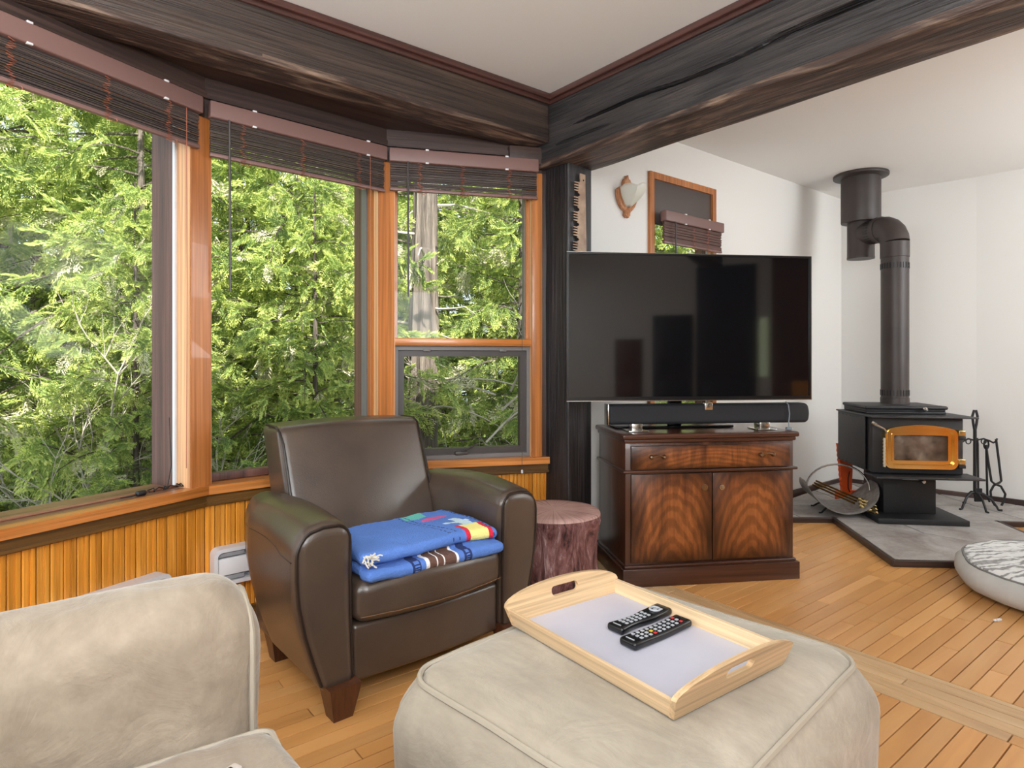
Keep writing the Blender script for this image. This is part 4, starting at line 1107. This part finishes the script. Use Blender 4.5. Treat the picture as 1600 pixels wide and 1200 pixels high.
# real cavity behind the glass: light fire brick and a charred log in front of the box face
b = B(); b.soft((dx0 + .05, .012, dz0 + .045), (dx1 - .05, .028, dz1 - .034), .002); b.build('fire_brick', plain('sooty_fire_brick', (120, 98, 84), .9, c2=(214, 196, 176), ns=8), sv)
b = B(); b.tube([(dx0 - .02, -.005 + 0 * .0, .0)] if 0 else [(.105 - .02, -.03, dz1 - .03), (.06, -.045, dz1 + .0), (.0, -.055, dz1 + .03), (-.02, -.05, dz1 + .045)], [.007, .008, .012, .010], 8)
b.build('handle', M['chrome'], door)
b = B(); b.tube([(dx0 - .004 + .004 * (i % 2), -.012, dz0 + .01 + i * .012) for i in range(18)], .009, 6); b.build('gasket_rope', plain('frayed_gasket_rope', (196, 182, 160), .9), door)
for z in (dz0 + .055, dz1 - .03):
    b = B(); b.soft((dx1 + .0, -.03, z - .018), (dx1 + .045, .03, z + .022), .006, 2); b.build('hinge', M['brass'], door)
    b = B(); b.soft((dx1 + .005, -.02, z - .045), (dx1 + .05, .03, z - .02), .003); b.build('hinge_lug', M['iron2'], door)
# pipe
M['pipe'] = plain('dark_brown_stovepipe', (52, 44, 42), .45, c2=(66, 56, 52), ns=3)
pf = (2.975, 4.85); pt_ = (2.895, 5.18)
sp = thing('stovepipe', 'dark brown stovepipe rising from the stove and elbowing to the ceiling box', 'stovepipe', (pf[0], pf[1], .86), 0)
PZ = .86
def vents(b, r_, z, n=26):
    for i in range(n):
        a = 2 * math.pi * i / n; b.at((math.cos(a) * r_, math.sin(a) * r_, z), (0, 0, math.degrees(a))); b.box((-.002, -.0045, -.022), (.0035, .0045, .022))
    b.M = None
b = B(); b.lathe([(.099, 0), (.099, .045), (.096, .047), (.096, 1.13), (.1, 1.132), (.1, 1.25)], 32); up = b.build('upright_pipe', M['pipe'], sp, smooth=40)
for z in (.085, 1.065):
    b = B(); vents(b, .0955, z); b.build('vent_ring', M['dark'], up, smooth=0, kind='stuff')
dv = Vector((pt_[0] - pf[0], pt_[1] - pf[1], 0)); dl = dv.length; dn = dv.normalized()
zc = 2.235 - PZ
b = B(); rr = .1; pts = [(0, 0, zc - .125)]
ctr = dn * .125
for i in range(0, 6):
    a = R(90 * i / 5); q = Vector((0, 0, zc - .125)) + dn * .125 * (1 - math.cos(a)) + Vector((0, 0, .125 * math.sin(a))); pts.append(tuple(q))
b.tube([pts[0]] + pts[2:], .101, 28); el = b.build('elbow', M['pipe'], sp, smooth=25)
b = B(); b.tube([tuple(dn * .125 + Vector((0, 0, zc))), tuple(dn * (dl) + Vector((0, 0, zc)))], .096, 28); b.tube([tuple(dn * .118 + Vector((0, 0, zc))), tuple(dn * .15 + Vector((0, 0, zc)))], .105, 28); hzp = b.build('horizontal_pipe', M['pipe'], sp, smooth=25)
b = B()
for i in range(26):
    a = 2 * math.pi * i / 26; sd = Vector((-dn.y, dn.x, 0)); c_ = dn * .2 + Vector((0, 0, zc)) + sd * .0955 * math.cos(a) + Vector((0, 0, .0955 * math.sin(a)))
    b.M = Matrix.Translation(c_) @ Matrix.Rotation(math.atan2(dn.y, dn.x), 4, 'Z') @ Matrix.Rotation(a, 4, 'X'); b.box((-.022, -.001, -.0045) if 0 else (-.02, -.0035, -.0035), (.02, .0035, .0035))
b.M = None; b.build('vent_ring', M['dark'], hzp, smooth=0, kind='stuff')
tx, ty = pt_[0] - pf[0], pt_[1] - pf[1]
b = B(); b.at((tx, ty, 0)); b.lathe([(.102, 2.035 - PZ), (.104, 2.045 - PZ), (.102, 2.055 - PZ), (.102, 2.42 - PZ)], 32); b.build('tee', M['pipe'], sp, smooth=40)
b = B(); b.at((tx, ty, 0)); b.lathe([(.146, 2.335 - PZ), (.148, 2.345 - PZ), (.148, 2.72 - PZ)], 36); b.build('support_box', M['pipe'], sp, smooth=40)
b = B(); b.at((tx, ty, 0)); b.lathe([(.148, 2.70 - PZ), (.205, 2.712 - PZ), (.207, 2.722 - PZ), (.205, 2.734 - PZ)], 40); b.build('ceiling_collar', M['pipe'], sp, smooth=40)
# ================================================================ fire tools on stand
FT = (3.62, 4.88); ft = thing('fire_tool_stand', 'black wrought-iron fire tool stand at the wall right of the stove', 'stand', (FT[0], FT[1], HZ), 0)
b = B(); b.tube([(0, 0, .10), (0, 0, .62)], .012, 8); b.build('pole', M['iron2'], ft)
b = B(); b.tube([(0, 0, .60), (-.012, 0, .66), (-.02, 0, .72), (-.006, 0, .765), (.008, 0, .765), (.02, 0, .72), (.012, 0, .66), (0, 0, .60)], .0095, 7, closed=True); b.build('loop_top', M['iron2'], ft)
for a in (200, 262, 325, 80):
    b = B(); c_, s_ = math.cos(R(a)), math.sin(R(a)); b.tube([(0, 0, .125), (c_ * .05, s_ * .05, .12), (c_ * .10, s_ * .10, .085), (c_ * .135, s_ * .135, .03), (c_ * .145, s_ * .145, .008), (c_ * .17, s_ * .17, .006)], .0085, 7)
    b.build('leg', M['iron2'], ft)
for s in (-1, 1):
    b = B(); b.tube([(0, 0, .53), (s * .06, -.01, .545), (s * .10, -.02, .53), (s * .125, -.025, .515), (s * .145, -.03, .53), (s * .15, -.03, .55)], .007, 6); b.tube([(s * .06 + .02 * math.cos(R(q)), -.012, .525 + .02 * math.sin(R(q))) for q in range(0, 360, 30)], .0045, 5, closed=True); b.build('hook', M['iron2'], ft)
def looseh(name, lab, cat, build):
    t = thing(name, lab, cat, (FT[0], FT[1], HZ), 0); build(t)
def tong(t):
    b = B(); b.tube([(.14, -.032, .545), (.146, -.032, .50), (.16, -.034, .38), (.178, -.036, .22), (.168, -.036, .21), (.12, -.036, .185), (.095, -.036, .14), (.10, -.036, .08), (.13, -.036, .03)], .0085, 7)
    b.build('arm', M['iron2'], t)
    b = B(); b.tube([(.06, -.035, .5), (.075, -.037, .38), (.098, -.04, .22), (.12, -.042, .20), (.17, -.042, .18), (.205, -.042, .12), (.195, -.042, .07), (.175, -.042, .03)], .0085, 7); b.build('arm', M['iron2'], t)
looseh('fire_tongs', 'black wrought-iron log tongs with round jaws hanging on the tool stand', 'tongs', tong)
def poker(t):
    b = B(); b.tube([(.085 + .018 * math.sin(R(q)), -.006, .50 + .035 * math.cos(R(q))) for q in range(0, 360, 30)], .007, 6, closed=True); b.build('grip', M['iron2'], t)
    b = B(); b.tube([(.085, -.005, .47), (.092, 0, .3), (.098, 0, .09), (.115, .0, .05)], .008, 7); b.build('shaft', M['iron2'], t)
looseh('fire_poker', 'black twisted-handle fire poker hanging between stand pole and tongs', 'poker', poker)
def brush(t):
    b = B(); b.tube([(.04, .03, .545), (.045, .03, .5), (.048, .03, .14)], .0075, 7); b.build('shaft', M['iron2'], t)
    b = B(); b.M = Matrix.Translation((.048, .03, 0)); b.soft((-.03, -.008, .045), (.03, .008, .15), .006, 2); b.build('shovel_blade', M['iron2'], t)
looseh('fire_shovel', 'black fire shovel hanging behind the pole of the tool stand', 'shovel', brush)
# ================================================================ log carrier with brass tools
LC = (2.50, 4.79); lc = thing('log_carrier', 'dark hammered metal log carrier with arched handle left of the stove', 'log carrier', (LC[0], LC[1], HZ), R(-12))
M['hammer'] = plain('hammered_dark_metal', (112, 108, 104), .45, .25, c2=(150, 145, 140), ns=30, b=.5, bs=70)
b = B(); n, m = 26, 12; vs = []; fs = []
for i in range(n + 1):
    q = -1 + 2 * i / n                           # across the trough
    a = q * R(80); rad = .235
    for j in range(m + 1):
        t_ = -1 + 2 * j / m; half = .24 * math.sqrt(max(.10, 1 - (abs(q) ** 3.6))) * (1.0)
        x = rad * math.sin(a) * 1.08 ; z = .035 + rad * (1 - math.cos(a)) * 1.05
        vs.append((x, t_ * half, z))
for i in range(n):
    for j in range(m): fs.append((i * (m + 1) + j, (i + 1) * (m + 1) + j, (i + 1) * (m + 1) + j + 1, i * (m + 1) + j + 1))
b.add(vs, fs); tro = b.build('trough', M['hammer'], lc, smooth=60); md = tro.modifiers.new('thick', 'SOLIDIFY'); md.thickness = .004
b = B(); b.tube([(.225 * math.cos(R(a)) * 1.0, -.0, .17 + .19 * math.sin(R(a))) for a in range(0, 181, 12)], .0075, 8); b.build('handle', M['chrome'], lc)
for x in (-.12, .12):
    for y in (-.1, .1):
        b = B(); b.tube([(x * .8, y * .8, .045), (x, y, .03), (x * 1.2, y * 1.15, .008), (x * 1.35, y * 1.2, .008)], .007, 6); b.build('foot', M['iron2'], lc)
for k in range(3):
    t = thing('brass_fire_tool', ['brass-handled fire tool in the log carrier, topmost of three', 'brass-handled fire tool in the log carrier, lying between two others', 'brass-handled fire tool in the log carrier, lowest and nearest of three'][k], 'fire tool', (LC[0] + .03, LC[1] - .02, HZ), R(-52))
    y = .028 * (1 - k); z0 = .14 - .012 * k
    b = B(); b.tube([(-.22, y, z0 + .06), (.10, y * 1.2, z0 - .03)], .0075, 7); b.build('shaft', plain('aged_brass', (120, 92, 48), .35, 1), t)
    dx = .11 + .03 * k
    b = B(); d_ = Vector((.32, y * .2, -.09)).normalized(); q0 = Vector((.10, y * 1.2, z0 - .03))
    prof = [(0, .011), (.02, .014), (.035, .008), (.05, .014), (.07, .016), (.085, .009), (.10, .013), (.118, .013), (.13, .004)]
    b.tube([tuple(q0 + d_ * (s_ + .02 * k)) for s_, r_ in prof], [r_ * 1.35 for s_, r_ in prof], 10); b.build('handle', M['brass'], t)
# ================================================================ orange plastic
M['orange'] = plain('orange_plastic', (214, 82, 26), .45)
op = thing('plastic_scoop', 'bright orange plastic scoop standing behind the left side of the stove', 'scoop', (2.70, 5.10, HZ), R(10))
b = B(); poly = [(.0, 0), (.075, 0), (.09, .34), (.055, .345), (.06, .47), (-.045, .48)] + [(-.045 + .006 * (i % 2) + .002 * i, .46 - .02 * i) for i in range(1, 18)]
b.M = Matrix.Rotation(R(90), 4, 'X'); b.prism(poly, -.02, .01); b.M = None; b.build('upright_panel', M['orange'], op, smooth=0)
b = B(); b.soft((.0, -.0, 0), (.42, .10, .075), .012, 2); b.soft((.05, -.06, .0), (.12, .0, .10), .01, 2); b.build('tray', M['orange'], op)
b = B(); b.tube([(.055, -.015, .25), (.03, -.03, .2), (.03, -.03, .12), (.06, -.02, .07)], .004, 6); b.build('strap', M['dark'], op)
# ================================================================ dog bed
DB = (2.90, 3.10); db = thing('dog_bed', 'round grey dog bed with zebra-striped plush top at the right edge', 'dog bed', (DB[0], DB[1], 0.001), 0)
def dw(x, y, z):
    a = math.atan2(y, x); k = 1 + .02 * nz(math.cos(a) * 2, math.sin(a) * 2, z * 6) + .012 * nz(math.cos(a) * 7, math.sin(a) * 7, z * 9)
    return x * k, y * k, z + .008 * nz(x * 6, y * 6, 2)
b = B(); b.lathe([(0, .0), (.48, .0), (.555, .03), (.58, .07), (.575, .11), (.54, .145), (.47, .15)], 64, dw)
b.build('base_cushion', plain('grey_canvas', (188, 186, 182), .9, c2=(202, 200, 196), b=.3, bs=30), db, smooth=60)
m, t, p = nt('zebra_plush'); v = coords(t, (1, .45, 1), rand=False); n1 = tnoise(t, v, 7, 5, .6, 1.2)
wv = t.nodes.new('ShaderNodeTexWave'); wv.inputs['Scale'].default_value = 5; wv.inputs['Distortion'].default_value = 9; wv.inputs['Detail'].default_value = 4; wv.inputs['Detail Scale'].default_value = 2.4; wv.bands_direction = 'Y'
t.links.new(coords(t, (.55, 1.3, 1), rand=False), wv.inputs[0])
c = ramp(t, wv.outputs[1], [(.12, lin((128, 122, 118))), (.32, lin((206, 202, 198))), (.6, lin((232, 230, 227)))])
t.links.new(c, p.inputs['Base Color']); p.inputs['Roughness'].default_value = .95; p.inputs['Sheen Weight'].default_value = .5; bump(t, p, tnoise(t, coords(t, rand=False), 90, 5), .9, .015)
def dt(x, y, z):
    x, y, z = dw(x, y, z); r_ = math.hypot(x, y); return x, y, z + .012 * nz(x * 14, y * 14, 4) + .006 * nz(x * 40, y * 40, 9)
b = B(); b.lathe([(.535, .135)] + [(.53 - .53 * i / 30, .15 + .035 * math.sin(math.pi / 2 * i / 30)) for i in range(0, 31)], 90, dt)
b.build('plush_top', m, db, smooth=80)
b = B(); b.tube([dw(.537 * math.cos(R(a)), .537 * math.sin(R(a)), .144) for a in range(0, 360, 5)], .006, 6, closed=True); b.build('piping', plain('grey_piping', (120, 118, 116), .8), db)
lo2 = (2.22, 2.85)
b = B(); b.soft((0, 0, 0), (.03, .012, .012), .004, 1); b.soft((-.01, .004, 0), (.012, .018, .009), .004, 1); k_ = b.build('lint', M['white'], None, (lo2[0], lo2[1], .001), R(20)); k_['label'] = 'tiny white scrap on the plank floor in front of the dog bed'; k_['category'] = 'lint'
# ================================================================ outside: slope and conifers
def leafmat(name, a_, b_, c_):
    m, t, p = nt(name); v = coords(t, rand=True); f = tnoise(t, v, 1.6, 4, .6); g_ = tnoise(t, v, 14, 2)
    c = ramp(t, f, [(.33, lin(a_)), (.5, lin(b_)), (.68, lin(c_))])
    t.links.new(mixc(t, 1.0, c, ramp(t, g_, [(.3, (.75, .75, .75, 1)), (.7, (1.2, 1.2, 1.2, 1))]), 'MULTIPLY'), p.inputs['Base Color'])
    p.inputs['Roughness'].default_value = .5; p.inputs['Specular IOR Level'].default_value = .3
    td = t.nodes.new('ShaderNodeBsdfTranslucent'); t.links.new(c, td.inputs[0]); mx = t.nodes.new('ShaderNodeMixShader'); mx.inputs[0].default_value = .45
    t.links.new(p.outputs[0], mx.inputs[1]); t.links.new(td.outputs[0], mx.inputs[2]); t.links.new(mx.outputs[0], t.nodes['Material Output'].inputs[0]); return m
M['needle'] = leafmat('green_needles', (118, 140, 88), (152, 172, 100), (184, 200, 120))
M['tips'] = leafmat('young_yellow_green_needles', (182, 198, 112), (208, 218, 124), (228, 230, 152))
M['twig'] = plain('grey_bare_twig', (176, 166, 154), .8)
M['lichen'] = plain('pale_lichen', (196, 192, 160), .9)
M['trunk'] = wood('grey_fissured_bark', [(64, 54, 48), (112, 100, 92), (150, 138, 128)], 'z', 12, .12, .85, .9, 0, bd=.03)
def fast_mesh(name, V, F, mi, mats):
    me = bpy.data.meshes.new(name); V = np.asarray(V, dtype=np.float32) * S; F = np.asarray(F, dtype=np.int32)
    me.vertices.add(len(V)); me.vertices.foreach_set('co', V.ravel())
    me.loops.add(F.size); me.loops.foreach_set('vertex_index', F.ravel())
    me.polygons.add(len(F)); me.polygons.foreach_set('loop_start', np.arange(0, F.size, 4, dtype=np.int32)); me.polygons.foreach_set('loop_total', np.full(len(F), 4, dtype=np.int32))
    for q in mats: me.materials.append(q)
    me.polygons.foreach_set('material_index', np.asarray(mi, dtype=np.int32)); me.update(); me.validate(); return me
def spray_template(rs, L=.30, pairs=9):
    V = []; F = []; mi = []
    def blade(p, d, l, w_, m):
        d = d / np.linalg.norm(d); s_ = np.cross(d, rs.normal(size=3)); s_ /= np.linalg.norm(s_); n = len(V)
        V.extend([p, p + d * l * .45 + s_ * w_, p + d * l, p + d * l * .45 - s_ * w_]); F.append([n, n + 1, n + 2, n + 3]); mi.append(m)
    for k in range(pairs):
        q = (k + 1) / pairs; x = L * q
        base_ = np.array([x * .9, 0, -.12 * x * q])
        for s_ in (-1, 1):
            l = L * .42 * (1 - .55 * q) * rs.uniform(.8, 1.15)
            d = np.array([.75, s_ * .8, rs.uniform(-.15, .1)])
            blade(base_, d, l, .0075, 0)
            dn_ = d / np.linalg.norm(d)
            for jj in (.35, .62, .88):
                pp = base_ + dn_ * l * jj
                for s2 in (-1, 1):
                    blade(pp, np.array([.9, s_ * .35 + s2 * .6, rs.uniform(-.3, .3)]), .038 * rs.uniform(.8, 1.2), .0058, 1 if (jj > .75 or q > .75) else 0)
    blade(np.zeros(3), np.array([1., 0, -.1]), L, .004, 0)
    return np.array(V), np.array(F), np.array(mi)
def conifer(seed, H, Rad, zlow, nbr, dens, L=.30, tipb=0):
    rs = np.random.RandomState(seed); temps = [spray_template(rs, L) for _ in range(4)]
    VV = []; FF = []; MM = []; off = 0
    bb = B()
    for i in range(nbr):
        q = (i + rs.uniform(0, 1)) / nbr; z = zlow + (H - zlow) * q; a = i * 2.4 + rs.uniform(-.4, .4)
        Lb = Rad * (1.02 - q) ** .5 * rs.uniform(.65, 1.1) + .2
        droop = rs.uniform(.1, .6); tilt = rs.uniform(-.15, .5); pts = []
        for s_ in range(7):
            u = s_ / 6; pts.append(np.array([math.cos(a + .15 * u) * Lb * u, math.sin(a + .15 * u) * Lb * u, z + Lb * (tilt * u - droop * u * u)]))
        bb.tube([tuple(p) for p in pts], [max(.004, .022 * Lb / 2 * (1 - k / 7)) for k in range(7)], 4, caps=False)
        n = int(Lb * dens)
        for s_ in range(n):
            u = rs.uniform(.05, 1) ** .85; k = min(5, int(u * 6)); p = pts[k] + (pts[k + 1] - pts[k]) * (u * 6 - k)
            side = rs.choice([-1, 1]); yaw = a + side * rs.uniform(.1, 1.5) * (1 - .5 * (u > .9)); pit = rs.uniform(-1.35, .55); rol = rs.uniform(-1.2, 1.2)
            sc_ = rs.uniform(.65, 1.25)
            V, F, m_ = temps[rs.randint(4)]
            cy, sy, cp, spp, cr, sr = math.cos(yaw), math.sin(yaw), math.cos(pit), math.sin(pit), math.cos(rol), math.sin(rol)
            Rz = np.array([[cy, -sy, 0], [sy, cy, 0], [0, 0, 1]]); Ry = np.array([[cp, 0, -spp], [0, 1, 0], [spp, 0, cp]]); Rx = np.array([[1, 0, 0], [0, cr, -sr], [0, sr, cr]])
            W = (V * sc_) @ (Rz @ Ry @ Rx).T + p
            VV.append(W); FF.append(F + off); MM.append(np.full_like(m_, 2) if rs.rand() < .07 else m_); off += len(V)
    me = fast_mesh('foliage', np.concatenate(VV), np.concatenate(FF), np.concatenate(MM), [M['needle'], M['tips'], M['lichen']])
    bb.tube([(0, 0, zlow - 2.5), (0.02, 0, H * .5), (0, 0, H)], [.055, .04, .012], 8)
    ob = bb.build('trunk', M['trunk'], smooth=60); tm = ob.data; bpy.data.objects.remove(ob); return me, tm
# ground
b = B(); N_ = 30; vs = []; fs = []
for i in range(N_ + 1):
    for j in range(N_ + 1):
        x = -16 + 30 * i / N_; y = 2.2 + 22 * j / N_ ; y2 = y + (0 if x < 1 else (x - 1) * .75) + 1.2 * 0
        vs.append((x, y2 + .0, -1.1 - .06 * (y - 2.2) + .25 * nz(x * .5, y * .5, 1)))
for i in range(N_):
    for j in range(N_): fs.append((i * (N_ + 1) + j, (i + 1) * (N_ + 1) + j, (i + 1) * (N_ + 1) + j + 1, i * (N_ + 1) + j + 1))
b.add(vs, fs); b.build('forest_ground', plain('forest_floor', (96, 104, 62), .95, c2=(150, 146, 104), ns=2.5, b=.6, bs=10), smooth=80, kind='structure')
variants = [conifer(1, 6.6, 1.9, -1.2, 110, 17), conifer(2, 7.0, 2.0, -1.2, 112, 16), conifer(3, 6.2, 1.8, -1.2, 108, 17, .26)]
def tree(k, x, y, z, s_, rz, label, name='conifer', group=None):
    me, tk = variants[k]
    t = thing(name, label, 'tree', (x, y, z), rz, group)
    f_ = place('foliage', me, t); f_['kind'] = 'stuff'; 
    u_ = place('trunk', tk, t)
    for o in (f_, u_): o.scale = (s_, s_, s_)
spots = [(-4.1, 3.7, 0, .78, 'large drooping conifer close outside the leftmost window'), (-3.1, 5.2, 1, .8, 'tall conifer outside the leftmost window, right half of the pane'),
         (-1.9, 5.6, 2, .82, 'bright yellow-green conifer outside the middle bay window'), (.1, 6.5, 0, .74, 'yellow-green conifer outside the narrow bay window, right of the thick trunk'),
         (-1.55, 4.9, 2, .5, 'small bright conifer close outside the middle bay window, right half'), (-2.6, 4.3, 0, .42, 'small young conifer beside the pale bare branches outside the corner post')]
for i, (x, y, k, s_, lab) in enumerate(spots): tree(k, x, y, -.35, s_, i * 1.3 + .4, lab)
rt = random.Random(12)
back = [(-6.0, 4.6), (-4.9, 6.4), (-7.6, 6.6), (-3.4, 7.8), (-6.0, 8.4), (-1.3, 8.6), (-2.3, 10), (.6, 9.2), (-4.4, 10.4), (-8.4, 9.2), (2.6, 9.4), (-.6, 11.2), (-6.6, 11.4), (4.4, 10.6), (1.6, 12), (-3.0, 12.6), (1.5, 8.2), (-10.4, 8.0)]
for i, (x, y) in enumerate(back): tree(i % 3, x, y, -.6 - .04 * y, rt.uniform(.95, 1.2) + .02 * y, rt.uniform(0, 6), 'green conifer standing farther back in the woods beyond the bay windows', group='conifers farther back in the woods')
# the big bare trunk seen through the narrow window
tt = thing('trunk_tree', 'thick grey furrowed tree trunk outside the narrow right bay window', 'tree', (-.92, 6.0, -2), 0)
def tw(x, y, z):
    a = math.atan2(y, x); k = 1 + .09 * math.sin(a * 11 + 2 * nz(z * 1.3, a, 1)) + .1 * nz(math.cos(a) * 2, math.sin(a) * 2, z * .7)
    return x * k + .03 * z * .6, y * k, z
b = B(); b.lathe([(.19 - .006 * i, i * .35) for i in range(22)], 44, tw); b.build('trunk', M['trunk'], tt, smooth=50)
b = B(); rs = random.Random(2)
for i in range(34):
    z = 1.6 + i * .14; a = rs.uniform(0, 6.28); l = rs.uniform(.5, 1.5)
    b.tube([(.05 * z * .4 + math.cos(a) * l * q, math.sin(a) * l * q, z + .15 * l * q - .25 * l * q * q + rs.uniform(-.03, .03)) for q in (0, .3, .6, .8, 1)], [.016, .012, .009, .006, .003], 5)
b.build('dead_branches', M['twig'], tt)
# dead bare shrub outside the left window
def deadbush(name, label, x, y, z, h_, seed, n0=9, cat='shrub'):
    rs = random.Random(seed); t = thing(name, label, cat, (x, y, z), 0); b = B()
    def grow(p, d, l, r_, dep):
        pts = [p]; q = p.copy(); dd = d.copy()
        for k in range(4):
            dd = (dd + Vector((rs.uniform(-.25, .25), rs.uniform(-.25, .25), rs.uniform(-.16, .2)))).normalized(); q = q + dd * l / 4; pts.append(q.copy())
        b.tube([tuple(a) for a in pts], [r_ * (1 - .7 * k / 4) for k in range(5)], 4, caps=False)
        if dep: 
            for k in range(6):
                j = rs.randint(1, 4); grow(pts[j].copy(), (dd + Vector((rs.uniform(-1, 1), rs.uniform(-1, 1), rs.uniform(-.5, .8)))).normalized(), l * rs.uniform(.4, .65), r_ * .45, dep - 1)
    for k in range(n0): grow(Vector((rs.uniform(-.3, .3), rs.uniform(-.3, .3), rs.uniform(0, h_ * .6))), Vector((rs.uniform(-1, 1), rs.uniform(-1, 1), rs.uniform(.1, 1))).normalized(), h_ * .6, .012, 2)
    b.build('branches', M['twig'], t, kind='stuff')
deadbush('bare_shrub', 'tangle of pale bare branches outside the leftmost window near its post', -2.75, 4.35, -.5, 1.5, 3, 11)
deadbush('bare_shrub', 'pale bare branches low outside the leftmost window corner', -3.7, 3.9, -1.1, 1.1, 5, 9)
deadbush('bare_shrub', 'pale bare branches outside the narrow window, right of the thick trunk', -.05, 5.4, .1, 1.5, 8, 7)
# ---- groups of alike things
GR = {'blind': 'raised woven blinds on the windows', 'baseboard_heater': 'white heaters on the pine wall', 'remote_control': 'remotes on the tray',
      'brass_fire_tool': 'brass fire tools in the log carrier', 'bare_shrub': 'bare shrubs outside the bay windows', 'conifer': 'conifers close outside the bay windows',
      'lint': 'scraps of lint', 'cable': 'loose cables'}
for o in list(col.objects):
    k = o.name.split('.')[0]
    if o.parent is None and k in GR and 'category' in o and 'group' not in o: o['group'] = GR[k]
